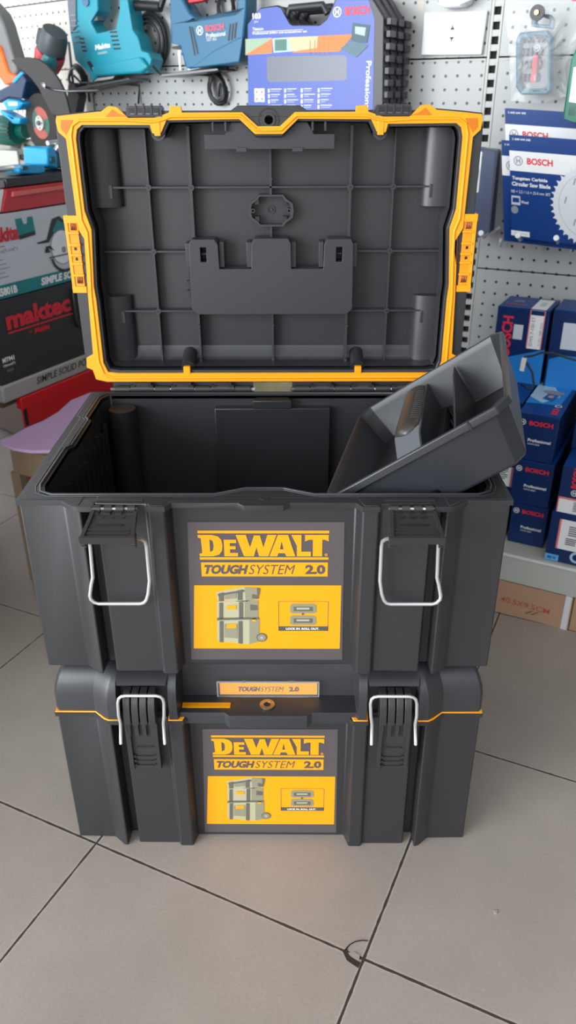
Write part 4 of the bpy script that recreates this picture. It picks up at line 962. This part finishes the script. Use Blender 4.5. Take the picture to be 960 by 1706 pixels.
for s,z,lab in ((-.872,.985,'peg hook under the teal jigsaw shoe'),(-.640,1.000,'peg hook under the blue jigsaw shoe')):
    t=wthing('peg_hook',lab,'hook',s,.04,z-.02,'bent wire peg hooks under the jigsaws')
    g=G(); g.tube([(s-.030,-.10,z+.012),(s-.022,-.085,z-.004),(s+.06,-.05,z-.006),(s+.085,-.0,z-.010),(s+.088,-.012,z-.050)],.0026,DKST); g.build('hook_wire',t)

# drill bit cases: three one behind another
CP=[*[(-0.4063,1.0796),(-0.3762,1.1062),(-0.3350,1.1094),(-0.3297,1.1061),(-0.3110,1.0780),(-0.3029,1.0746),(-0.2407,1.0722),(-0.2267,1.0826),(-0.2119,1.1085),(-0.2073,1.1247),(-0.1380,1.1211),(-0.1070,1.0816),(-0.0973,0.8383),(-0.4117,0.8312)]]
CB=mat('case_black',(52,54,60),.4)
for k,lab in enumerate(('blue fronted 103 piece drill bit case, foremost of three on the pegboard','dark drill bit case directly behind the blue fronted one','rearmost dark drill bit case against the pegboard')):
    t=wthing('drill_bit_case',lab,'case',-.28,.11-.042*k,.85,'drill bit cases hung one behind another')
    f=.127-.042*k; g=G(); dx=.0*k
    g.prism([(x+dx,z) for x,z in CP],f-.018,f,CB,M=SO); g.prism([(x+dx,z) for x,z in scl(CP,.985)],f-.0385,f-.0215,CB,M=SO); bd=g.build('shell',t,bevel=.003,seg=2)
    g=G(); xr=max(p[0] for p in CP)
    for j in range(11): g.box(xr-.006,xr+.0035,-f+.004,-f+.034,.862+.0205*j,.874+.0205*j,CB)
    g.build('edge_ridges',t,bevel=.001,seg=1)
    g=G(); a=[(-0.3229,1.1041),(-0.2304,1.1059)]; g.tube([(a[0][0],-f+.012,a[0][1]-.02),(a[0][0]+.01,-f+.012,a[0][1]),(a[1][0]-.01,-f+.012,a[1][1]),(a[1][0],-f+.012,a[1][1]-.015)],.0065,CB,seg=12); g.build('carry_handle',t,shade=40)
    if k==0:
        g=G(XZ(-f-.0003)); VB=mat('sleeve_blue',(44,74,170),.34)
        sl_=[(-0.4036,1.0785),(-0.3748,1.1041),(-0.3364,1.1064),(-0.3270,1.1030),(-0.3083,1.0758),(-0.3016,1.0725),(-0.2407,1.0702),(-0.2253,1.0796),(-0.2105,1.1026),(-0.2046,1.1168),(-0.1413,1.1137),(-0.1261,1.0766),(-0.1195,0.8378),(-0.4102,0.8312)]
        win=[(-0.3571,1.0211),(-0.1864,1.0190),(-0.1811,1.0138),(-0.1800,0.9787),(-0.1864,0.9757),(-0.3551,0.9747),(-0.3607,0.9791),(-0.3614,1.0170)]
        g.poly(sl_,VB,1,holes=[win]); g.poly(win,mat('window_slate',(92,98,112),.3),.5) 
        g.poly([(-0.4101,1.0534),(-0.3482,1.0536),(-0.3486,1.0262),(-0.4111,1.0246)],mat('print_sage',(150,176,150),.5),2); g.poly([(-0.4081,1.0267),(-0.3468,1.0525),(-0.3472,1.0273),(-0.4082,1.0245)],mat('print_rust',(206,120,60),.5),3)
        g.poly([(-0.3468,1.0525),(-0.3084,1.0533),(-0.3058,1.0283),(-0.3444,1.0272)],mat('print_mist',(176,200,200),.5),3); g.poly([(-0.3413,1.0502),(-0.3139,1.0504),(-0.3140,1.0306),(-0.3416,1.0303)],mat('print_fern',(70,120,110),.5),4)
        g.poly([(-0.3084,1.0533),(-0.2417,1.0531),(-0.2467,1.0288),(-0.3058,1.0283)],mat('print_sand',(196,190,150),.5),3)
        g.poly([(-0.2444,1.0532),(-0.1673,1.0536),(-0.1969,1.0254),(-0.3031,1.0261),(-0.2841,1.0298),(-0.2467,1.0329)],mat('print_orange',(236,126,52),.5),4)
        for q in range(5): x=-.262+.010*q; g.rect(x,1.022,x+.0016,1.046,mat('print_rust',(0,0,0)),5)
        g.poly([(-0.1705,1.0725),(-0.1343,1.0672),(-0.1391,1.0378),(-0.1731,1.0409)],mat('print_teal_dark',(60,92,104),.5),5); g.poly([(-0.1958,1.0315),(-0.1694,1.0428),(-0.1364,1.0338),(-0.1607,1.0143)],mat('print_teal_mid',(84,116,128),.5),6); g.poly([(-0.1653,1.0664),(-0.1427,1.0636),(-0.1446,1.0499),(-0.1648,1.0546)],mat('print_mist',(0,0,0)),6)
        P=[(-0.3920,1.0874),(-0.3879,1.0820),(-0.3926,1.0676),(-0.3928,1.0592),(-0.2039,1.0915),(-0.1872,1.0850),(-0.1355,0.9311)]
        g.text('103',P[0][0],P[0][1],.019,.0100,WH,3,bold=.04); g.text('pcs',P[1][0],P[1][1]-.002,.009,.004,WH,3)
        g.text('Titanium',P[2][0],P[2][1],.025,.0052,WH,3,bold=.02); g.text('Professional drilling and screwdriving set',P[3][0],P[3][1],.124,.0052,WH,3,bold=.02); g.rect(P[2][0],P[2][1]-.0028,P[2][0]+.115,P[2][1]-.0020,WH,3)
        bosch_badge(g,P[4][0],P[4][1],.0088,WH,h=3); g.text('BOSCH',P[5][0],P[5][1],.051,.0145,RED,3,bold=.04)
        g.text('Professional',P[6][0]-.004,1.008,.086,.0110,WH,3,bold=.015,rot=-PI/2)
        a=[(-0.3913,0.9641)][0]
        for j in range(2):
            for i in range(2): g.rect(a[0]+.0125*i,a[1]-.0125-.0130*j,a[0]+.0115+.0125*i,a[1]-.0005-.0130*j,WH,3); g.disc(a[0]+.0055+.0125*i,a[1]-.007-.013*j,.0028,GREYI,4)
        for c in range(4):
            for r_ in range(6):
                x=a[0]+.041+.0385*c; z=a[1]-.0015-.0100*r_
                g.rect(x-.0085,z-.0070,x-.0045,z,WH,3); g.rect(x-.002,z-.0012,x+.024-.004*((c+r_)%3),z,WH,3); g.rect(x-.002,z-.0050,x+.020-.005*((c*2+r_)%3),z-.0038,mat('print_lilac',(170,184,224),.5),3)
        g.build('printed_sleeve',bd)

# ------------------------------------------------------------------ left-hand stack
def lthing(name,label,cat,x,off,z,group=None): return thing(name,label,cat,LF,(x,-off,z),group)
RD=mat('red_enamel',(206,30,38),.33,var=.06); RD2=mat('red_enamel_dull',(190,46,52),.4)
t=lthing('tool_bench','red enamelled steel bench beneath the black power tool case','bench',.25,-.12,0)
g=G(); g.box(.000,.60,.010,.262,.3480,.3605,mat('board_brown',(92,66,52),.7)); g.build('shelf_board',t,bevel=.001)
g=G(); g.box(.040,.60,-.006,.012,.3330,.3605,RD); g.build('top_rail',t,bevel=.002)
g=G(); g.box(.050,.59,.000,.012,.2300,.3325,RD); g.box(.046,.594,-.004,.003,.290,.3330,RD); g.build('apron',t,bevel=.002)
g=G(); g.box(.043,.049,-.008,-.003,.296,.334,BLKI); g.build('hasp',t)
for x,y in ((.046,-.002),(.565,-.002),(.046,.228),(.565,.228)):
    g=G(); g.box(x,x+.028,y,y+.028,0,.232,RD); g.build('leg',t,bevel=.002)
MK=mat('case_dark',(40,42,44),.5)
t=lthing('power_tool_case','black power tool case with red lettering on the red bench','case',.2,-.12,.36)
g=G(); g.box(0,.44,0,.25,.3985,.5760,MK); bd=g.build('case_body',t,bevel=.004,seg=2)
g=G(); g.box(-.005,.445,-.004,.255,.3615,.4000,mat('case_grey',(158,156,150),.5)); bs=g.build('case_base',t,bevel=.004,seg=2)
g=G(XZ(-.0003)); mr_=mat('maktec_red',(206,34,52),.5)
g.text('maktec',.040,.5110,.200,.0400,mr_,3,bold=.045,rot=0.0); g.rect(.040,.5030,.243,.5065,mr_,3)
g.text('by',.100,.4900,.010,.008,mr_,3); g.text('Makita',.116,.4870,.048,.0120,mr_,3,bold=.045,shear=.1)
g.text('MT941',.012,.4470,.034,.0105,WH,3,bold=.04); g.text('125mm(5")',.012,.4365,.034,.0068,WH,3,bold=.02); g.text('MADE',.020,.4250,.018,.006,GREYI,3); g.text('a',.275,.495,.03,.035,mr_,3,bold=.045)
g.build('front_lettering',bd)
g=G(XZ(-.0043)); g.text('SIMPLE SOLID POWER',.095,.3765,.215,.0155,BLKI,1,bold=.01,shear=.25); g.build('base_lettering',bs)
g=G(); g.tube([(.252,-.006,.556),(.270,-.006,.560),(.276,-.006,.548),(.276,-.006,.478),(.268,-.006,.470),(.252,-.006,.474),(.248,-.006,.486),(.248,-.006,.548)],.004,BK,closed=True,seg=8); g.build('carry_handle',t)
t=lthing('saw_carton','pale grey circular saw carton with a teal band, on top of the black case','carton',.2,-.12,.577)
WG=mat('carton_grey',(196,202,208),.5); TB=mat('carton_teal',(10,124,128),.45)
g=G(); g.box(.02,.46,-.002,.25,.5775,.7400,WG); bd=g.build('carton_body',t,bevel=.002)
g=G(XZ(-.0023)); g.rect(.02,.5780,.46,.6050,TB,1)
g.text('M5801B',.012+.010,.5830,.062,.0165,WH,3,bold=.05); g.text('SIMPLE SOLID POWER',.155,.5835,.215,.0165,WH,3,bold=.05,shear=.2)
g.text('Makita',-.030+.05,.6870,.092,.0290,mr_,3,bold=.05,shear=.12); g.text('185mm(7-1/4")',.022,.6640,.080,.0100,GREYI,3)
g.rect(.022,.6785,.068,.6800,mr_,3)
for k in range(5): g.rect(.022,.6530-.0085*k,.058+.008*(k%3),.6545-.0085*k,GREYI,3)
pic=[(0,0)]
g.poly([(.108,.7270),(.158,.7270),(.160,.6900),(.112,.6860)],mat('carton_teal',(0,0,0)),3); g.poly([(.126,.7270),(.142,.7270),(.138,.7140),(.130,.7150)],WG,4); g.poly([(.112,.6940),(.158,.6980),(.160,.6900),(.112,.6860)],MK,4)
# printed circular saw
pc=mat('print_pearl',(226,230,234),.4); cx,cz=.240,.652
g.poly([(.158,.6730),(.190,.6755),(.214,.7150),(.238,.7190),(.272,.6900),(.300,.6600),(.262,.6900),(.236,.7000),(.214,.6860),(.196,.6690),(.164,.6700)],MK,3)
g.poly([(.210,.6900),(.230,.7120),(.256,.6980),(.290,.6680),(.290,.6380),(.246,.6720)],TB,4)
g.disc(cx-.005,cz+.002,.036,pc,5); g.annulus(cx-.005,cz+.002,.0350,.0365,GREYI,6); g.disc(cx-.002,cz-.004,.0068,GREYI,7); g.rect(.190,.6360,.285,.6385,MK,8)
pts2=[(cx-.002+.044*math.cos(R(a)),.640+.040*math.sin(R(a))) for a in range(190,345,12)]; pts3=[(cx-.002+.038*math.cos(R(a)),.640+.034*math.sin(R(a))) for a in range(190,345,12)]
g.poly(pts2+pts3[::-1],MK,8)
g.poly([(.180,.6490),(.184,.6490),(.184,.6620),(.198,.6620),(.208,.6500),(.200,.6420),(.196,.6480),(.190,.6580),(.180,.6560)],MK,7)
g.build('front_print',bd)
t=lthing('red_case','dull red case lid with a white corner lying on the saw carton','case',.25,-.1,.742)
g=G(); g.prism([(.075,.7430),(.46,.7430),(.46,.7860),(.095,.7860)],-.22,.004,RD2,M=SO); bd=g.build('case_body',t,bevel=.004,seg=2)
g=G(); g.prism([(.106,.7700),(.46,.7740),(.46,.7810),(.110,.7790)],.003,.009,mat('red_light',(214,104,96),.45),M=SO); g.build('lip',bd,bevel=.001)
g=G(); g.prism([(.02,.7430),(.074,.7430),(.094,.7855),(.02,.7855)],-.20,.002,WH,M=SO); g.build('white_corner',bd,bevel=.002)
t=lthing('display_board','thin black display board under the hand planes, upon the red case','board',.3,-.15,.787)
g=G(); g.box(.100,.60,-.004,.22,.7875,.8045,mat('board_black',(40,40,44),.4)); g.build('board_slab',t,bevel=.002)
g=G(); g.box(-.16,.099,-.0,.20,.7875,.8000,mat('board_grey',(150,152,156),.4)); g.build('board_slab',t,bevel=.002)
CY=mat('cyan_cast',(20,158,214),.32); DT=mat('deep_teal',(16,84,104),.4)
def lprism(px,off,d0,d1,mt,g=None): pass
t=lthing('bench_vise','small bright cyan vise lying on the black board','vise',.14,-.03,.805)
g=G(); P=[(0.1584,0.8091),(0.1571,0.8184),(0.1788,0.8239),(0.2066,0.8234),(0.2344,0.8193),(0.2352,0.8062),(0.2166,0.8039)]
g.prism(P,-.06,-.015,CY,M=SO); bd=g.build('vise_body',t,bevel=.004,seg=2)
g=G(); g.prism([(0.1673,0.8239),(0.1808,0.8231),(0.1828,0.8161),(0.1655,0.8160)],-.02,-.012,DT,M=SO); g.build('jaw',bd,bevel=.001)
g=G(); P=[(0.1207,0.8185),(0.1607,0.8193)]; g.tube([(P[0][0]-.05,.035,P[0][1]),(P[1][0],.035,P[1][1])],.006,STEEL,seg=12); g.build('screw_rod',t)
t=lthing('hand_plane','cyan hand plane with a deep teal body against the raised lid','hand plane',.27,-.08,.80)
g=G(); P=[(0.2628,0.8528),(0.2856,0.8554),(0.2935,0.8394),(0.2908,0.8080),(0.2589,0.8173)]
g.prism(P,-.10,-.03,CY,M=SO); g.build('plane_frame',t,bevel=.004,seg=2)
g=G(); P=[(0.2999,0.8439),(0.3543,0.8437),(0.3590,0.8059),(0.2967,0.8099)]
g.prism(P,-.11,-.045,DT,M=SO); g.build('plane_body',t,bevel=.004,seg=2)
g=G(); P=[(0.3099,0.8447),(0.2881,0.8493),(0.2725,0.8285)]; g.cyl((P[0][0],.04,P[0][1]),(P[0][0],.03,P[0][1]+.01),.008,STEEL,seg=16); g.ring(P[2],.0,.007,-.03,-.024,DT,M=SO); g.tube([(P[1][0]-.01,.04,P[1][1]+.012),(P[1][0]+.05,.04,P[1][1]+.014)],.005,STEEL); g.build('adjuster',t,shade=40)

# far-left panel and its tools
def pthing(name,label,cat,s,off,z,group=None): return thing(name,label,cat,PF,(s,-off,z),group)
t=pthing('ledge','pale steel ledge below the hanging grinders','shelf',-.4,.12,.83)
g=G(); g.box(-.80,-.02,-.22,-.012,.8280,.8360,SHF); g.box(-.80,-.02,-.222,-.216,.800,.836,SHF); g.build('ledge_plate',t,bevel=.001)
t=pthing('angle_grinder','red angle grinder with a dark tail and black cutting disc, held by wire hooks','grinder',-.2,.16,.88)
GR=mat('grinder_red',(200,72,84),.42); GT=mat('grinder_teal',(40,120,128),.4); GK=mat('grinder_dark',(70,76,80),.45)
def pp_(l,d): return [(s,-d,z) for s,z in l]
A=[(0.0879,1.0726),(0.0669,1.0441),(0.0333,1.0052),(-0.0115,0.9661),(-0.0358,0.9510)]
def tb(l,d,r,mt,name,par,seg=18,**k):
    g=G(); g.tube(pp_(l,d),r,mt,seg=seg); return g.build(name,par,shade=40)
tb([(0.0947,1.0815),(0.0879,1.0726),(0.0736,1.0521),(0.0690,1.0428)],.15,[.027,.031,.033,.032],GK,'tail_cap',t)
tb([(0.0690,1.0428),(0.0590,1.0312),(0.0453,1.0147)],.15,[.033,.034,.030],GR,'motor_housing',t)
tb([(0.0858,1.0351),(0.0774,1.0199),(0.0654,0.9996)],.165,[.014,.020,.012],GT,'switch_panel',t)
tb([(0.0459,1.0171),(0.0155,0.9933),(-0.0158,0.9687),(-0.0351,0.9536)],.15,[.024,.026,.032,.026],GR,'gear_neck',t)
tb([(0.0724,1.0849),(0.0643,1.0713),(0.0515,1.0577)],.17,[.008,.009,.006],GK,'switch',t,seg=10)
c_=[(0.0649,0.8970)][0]
g=G(); g.ring(c_,.0,.0615,.196,.1995,mat('abrasive_black',(46,43,42),.8,bump=.4,bscale=500),M=SO,seg=40); dd=g.build('cutting_disc',t)
g=G(XZ(-.1998)); g.annulus(c_[0],c_[1],.012,.034,mat('disc_green',(54,96,86),.5),1); 
g.poly([(c_[0]+.034*math.cos(R(a)),c_[1]+.034*math.sin(R(a))) for a in range(200,320,10)]+[(c_[0]+.014*math.cos(R(a)),c_[1]+.014*math.sin(R(a))) for a in range(310,190,-10)],mat('disc_rust',(168,84,70),.5),2)
g.poly([(c_[0]+.034*math.cos(R(a)),c_[1]+.034*math.sin(R(a))) for a in range(20,130,10)]+[(c_[0]+.014*math.cos(R(a)),c_[1]+.014*math.sin(R(a))) for a in range(120,10,-10)],mat('disc_rust',(0,0,0)),2)
g.build('disc_print',dd)
g=G(); g.ring(c_,.0,.0155,.1995,.2045,mat('flange_grey',(190,190,188),.4,.3),M=SO); g.ring(c_,.0,.005,.2045,.209,DKST,M=SO)
for k in range(4): g.ring((c_[0]+.0105*math.cos(PI*k/2),c_[1]+.0105*math.sin(PI*k/2)),0,.0017,.2045,.2050,BLKI,M=SO,seg=10)
g.build('flange_nut',dd)
t=pthing('blade_guard','large black curved guard blade hooked across the red grinder','guard',-.13,.22,.9)
g=G(); P=[(0.0152,1.0256),(0.0483,1.0305),(0.0860,1.0293),(0.1219,1.0247),(0.1509,1.0136),(0.1739,0.9983),(0.1919,0.9808),(0.2049,0.9611),(0.2105,0.9379),(0.2162,0.9145),(0.1579,0.9142),(0.1453,0.9189),(0.1350,0.9333),(0.1245,0.9465),(0.1111,0.9668),(0.0881,0.9860),(0.0596,1.0032),(0.0335,1.0133)]
g.prism(P,.218,.224,mat('guard_black',(44,42,42),.55),M=SO); g.build('guard_plate',t,bevel=.0015)
g=G(); P=[(0.1957,0.9714),(0.2092,0.9633),(0.2390,0.9607),(0.2939,0.9613)]; g.tube([(P[0][0],-.27,P[0][1]),(P[1][0],-.25,P[1][1]),(P[2][0],-.24,P[2][1]),(P[3][0],-.20,P[3][1])],.0024,DKST); g.build('hook_wire',t)
g=G(); P=[(0.1957,0.9714)]; g.cyl((P[0][0]-.002,-.272,P[0][1]),(P[0][0]+.002,-.266,P[0][1]),.006,STEEL,seg=14); g.build('hook_tip',t)
t=pthing('reciprocating_saw','orange and grey power saw cut off by the left picture edge','power saw',-.3,.2,.95)
GY=mat('saw_grey',(120,122,122),.5); ORG_=mat('saw_orange',(244,110,40),.4)
g=G(); g.prism([(-0.0791,1.1486),(-0.0378,1.1205),(-0.0247,1.0989),(0.0040,1.0049),(-0.0127,0.9906),(-0.0422,0.9936),(-0.0633,1.0409),(-0.1027,1.0788)],.17,.205,GY,M=SO); g.build('housing',t,bevel=.005,seg=2)
g=G(); g.prism([(-0.0887,1.0705),(-0.0419,1.0566),(-0.0233,1.0029),(0.0093,0.9949),(-0.0049,0.9805),(-0.0469,0.9762),(-0.0627,0.9914),(-0.1109,1.0048)],.17,.212,ORG_,M=SO); g.build('orange_shell',t,bevel=.005,seg=2)
g=G(); P=[(-0.0649,1.0930),(-0.0500,1.0754),(-0.0252,1.0575),(-0.0209,1.0380),(-0.0357,1.0213)]; g.tube(pp_(P,.17),.0052,BK); g.build('cord',t)
t=pthing('power_drill','dark blue power tool body below the orange saw at the left edge','power tool',-.3,.2,.92)
g=G(); g.prism([(-0.0707,0.9664),(-0.0157,0.9782),(0.0400,0.9991),(0.0504,0.9845),(0.0251,0.9469),(-0.0239,0.9509),(-0.0797,0.9385)],.17,.215,mat('tool_navy',(22,52,84),.4),M=SO); g.prism([(-0.0063,0.9829),(0.0394,1.0038),(0.0477,0.9988),(0.0022,0.9779)],.21,.217,CY,M=SO); bd=g.build('housing',t,bevel=.004,seg=2)
t=pthing('clamp','bright cyan clamp jaw between the dark blue tool and the green grinder','clamp',-.3,.2,.90)
g=G(); P=[(-0.0469,0.9410),(-0.0244,0.9472),(0.0202,0.9445),(0.0382,0.9383),(0.0144,0.9246),(-0.0317,0.9232)]; g.prism(P,.19,.225,CY,M=SO); g.prism([(-0.0674,0.9257),(-0.0289,0.9156),(-0.0103,0.9094),(0.0146,0.9083),(0.0081,0.8943),(-0.0248,0.8952),(-0.0372,0.9053),(-0.0698,0.9180)],.19,.222,CY,M=SO); g.build('clamp_body',t,bevel=.004,seg=2)
g=G(); g.prism([(-0.0166,0.9409),(0.0235,0.9408),(0.0214,0.9334),(-0.0139,0.9334)],.225,.228,WH,M=SO); g.build('clamp_plate',t)
t=pthing('angle_grinder','green angle grinder motor with cooling slots at the left picture edge','grinder',-.3,.2,.85)
g=G(); P=[(-0.1401,0.8776),(-0.0985,0.8796),(-0.0667,0.8787),(-0.0381,0.8779)]; g.tube(pp_(P,.20),[.030,.034,.034,.028],mat('grinder_green',(6,96,84),.4),seg=22); bd=g.build('motor_housing',t,shade=40)
g=G(); P=[(-0.0349,0.8994),(-0.0378,0.8904),(-0.0406,0.8814),(-0.0436,0.8723),(-0.0465,0.8631)]
for s_,z_ in P: g.box(s_-.02,s_+.026,-.238,-.232,z_-.001,z_+.0012,BLKI)
g.build('cooling_slots',bd)
g=G(); P=[(-0.0541,0.8774),(-0.0151,0.8780)]; g.tube(pp_(P,.19),[.020,.016],mat('grinder_green',(0,0,0)),seg=16); g.build('neck',bd,shade=40)
t=pthing('gear_head','grey cast metal gear head with slots standing on the pale ledge','tool part',-.25,.15,.836)
CG=mat('cast_grey',(168,166,156),.5)
g=G(); g.prism([(-0.0725,0.8588),(-0.0356,0.8596),(-0.0155,0.8387),(-0.0154,0.8199),(-0.0906,0.8145),(-0.0834,0.8395)],.12,.17,CG,M=SO); bd=g.build('casting',t,bevel=.004,seg=2)
g=G()
for k in range(3): P=[(-0.0626,0.8510),(-0.0467,0.8513),(-0.0430,0.8271),(-0.0589,0.8266)]; g.prism([(x+.016*k-.004,z-.002*k) for x,z in scl(P,.8)],.1695,.1715,BLKI,M=SO)
g.build('slots',bd)
t=pthing('gear_head','rounded dark grey motor end standing left of the slotted casting','tool part',-.33,.15,.836)
g=G(); g.tube(pp_([(-0.1228,0.8162),(-0.1177,0.8330),(-0.1135,0.8469),(-0.1056,0.8553)],.15),[.024,.026,.022,.010],mat('cast_dark',(116,114,110),.5),seg=18); g.build('casting',t,shade=40)

t=pthing('dark_infill','added dark brown block standing in for shade low along the far-left panel','infill block',-.5,.2,0)  # added block; its dark brown stands in for the shade behind the bench
g=G(); g.box(-1.1,-.05,-.20,-.02,.02,.30,mat('shade_infill_brown',(64,48,38),.5)); g.box(-1.1,-.05,-.18,-.03,0,.02,BK); g.build('block_body',t,bevel=.003)
g=G(); g.box(-.60,-.06,-.212,-.201,.03,.29,mat('shade_infill_brown',(0,0,0))); g.build('front_slab',t,bevel=.002)

t=thing('shade_blocker','added grey block out of view left of the tool boxes, shading the floor','added blocker',ID,(-1.05,.5,0))  # added outside the view, only to shade the floor at the left
g=G(); g.box(-1.35,-.78,.02,1.0,.03,.56,mat('blocker_grey',(150,148,144),.5)); g.build('block_body',t,bevel=.004)
g=G(); g.box(-1.37,-.76,.0,1.02,.56,.585,WG); g.build('blocker_top',t,bevel=.003)
g=G(); g.box(-1.33,-.80,.04,.98,0,.03,BK); g.build('blocker_base',t)
t=thing('debris_crumb','tiny pale crumb of debris on the floor tile at lower right','crumb',ID,(0.2969,-0.1124,0))
g=G(); g.prism([(0.2969+.0024*math.cos(k)*(1+.35*math.sin(3*k)),-0.1124+.0036*math.sin(k)*(1+.3*math.cos(2*k))) for k in [2*PI*i/10 for i in range(10)]],0,.0014,mat('crumb_grey',(150,146,138),.8)); g.build('crumb',t,bevel=.0004,seg=1)
# stool and its purple cover
WD=mat('stool_wood',(142,122,98),.55,var=.10,vscale=20)
t=thing('stool','low brown wooden stool under the purple mat, in front of the red chest','stool',ID,(-.42,.74,0))
g=G(); SA=R(24)
def sp(x,y): 
    c,s=math.cos(-.43),math.sin(-.43); return (-.40+x*c-y*s,.73+x*s+y*c)
g.prism([sp(-.125,-.10),sp(.125,-.10),sp(.125,.13),sp(-.125,.13)],.318,.335,WD); g.build('seat',t,bevel=.003)
for (a,b) in (((-.115,-.092),(.115,-.092)),((-.115,.12),(.115,.12)),((-.115,-.09),(-.115,.12)),((.115,-.09),(.115,.12))):
    g=G(); p,q=sp(*a),sp(*b); d=Vector((q[0]-p[0],q[1]-p[1],0)).normalized(); n_=Vector((-d.y,d.x,0))*.008
    g.prism([(p[0]-n_.x,p[1]-n_.y),(q[0]-n_.x,q[1]-n_.y),(q[0]+n_.x,q[1]+n_.y),(p[0]+n_.x,p[1]+n_.y)],.262,.3185,WD); g.build('apron',t)
for a in ((-.113,-.088),(.113,-.088),(-.113,.118),(.113,.118)):
    g=G(); x,y=sp(*a); c,s=math.cos(-.43)*.012,math.sin(-.43)*.012
    g.prism([(x-c+s,y-s-c),(x+c+s,y+s-c),(x+c-s,y+s+c),(x-c-s,y-s+c)],0,.263,WD); g.build('leg',t)
PU=mat('purple_foam',(190,158,196),.7,bump=.15,bscale=120,var=.08)
t=thing('purple_mat','worn light purple foam mat draped over the wooden stool','mat',ID,(-.42,.72,.335))
P=[(-0.5564,0.6702),(-0.5420,0.6486),(-0.5171,0.6305),(-0.4829,0.6185),(-0.4455,0.6185),(-0.3664,0.6302),(-0.2824,0.6854),(-0.2870,0.8597),(-0.3737,0.9606),(-0.4437,0.9608),(-0.4749,0.9074),(-0.4840,0.8302),(-0.5026,0.7761),(-0.5240,0.7417),(-0.5404,0.6956)]
g=G(); g.prism(P,.3355,.3420,PU); g.build('foam_sheet',t,bevel=.0015)
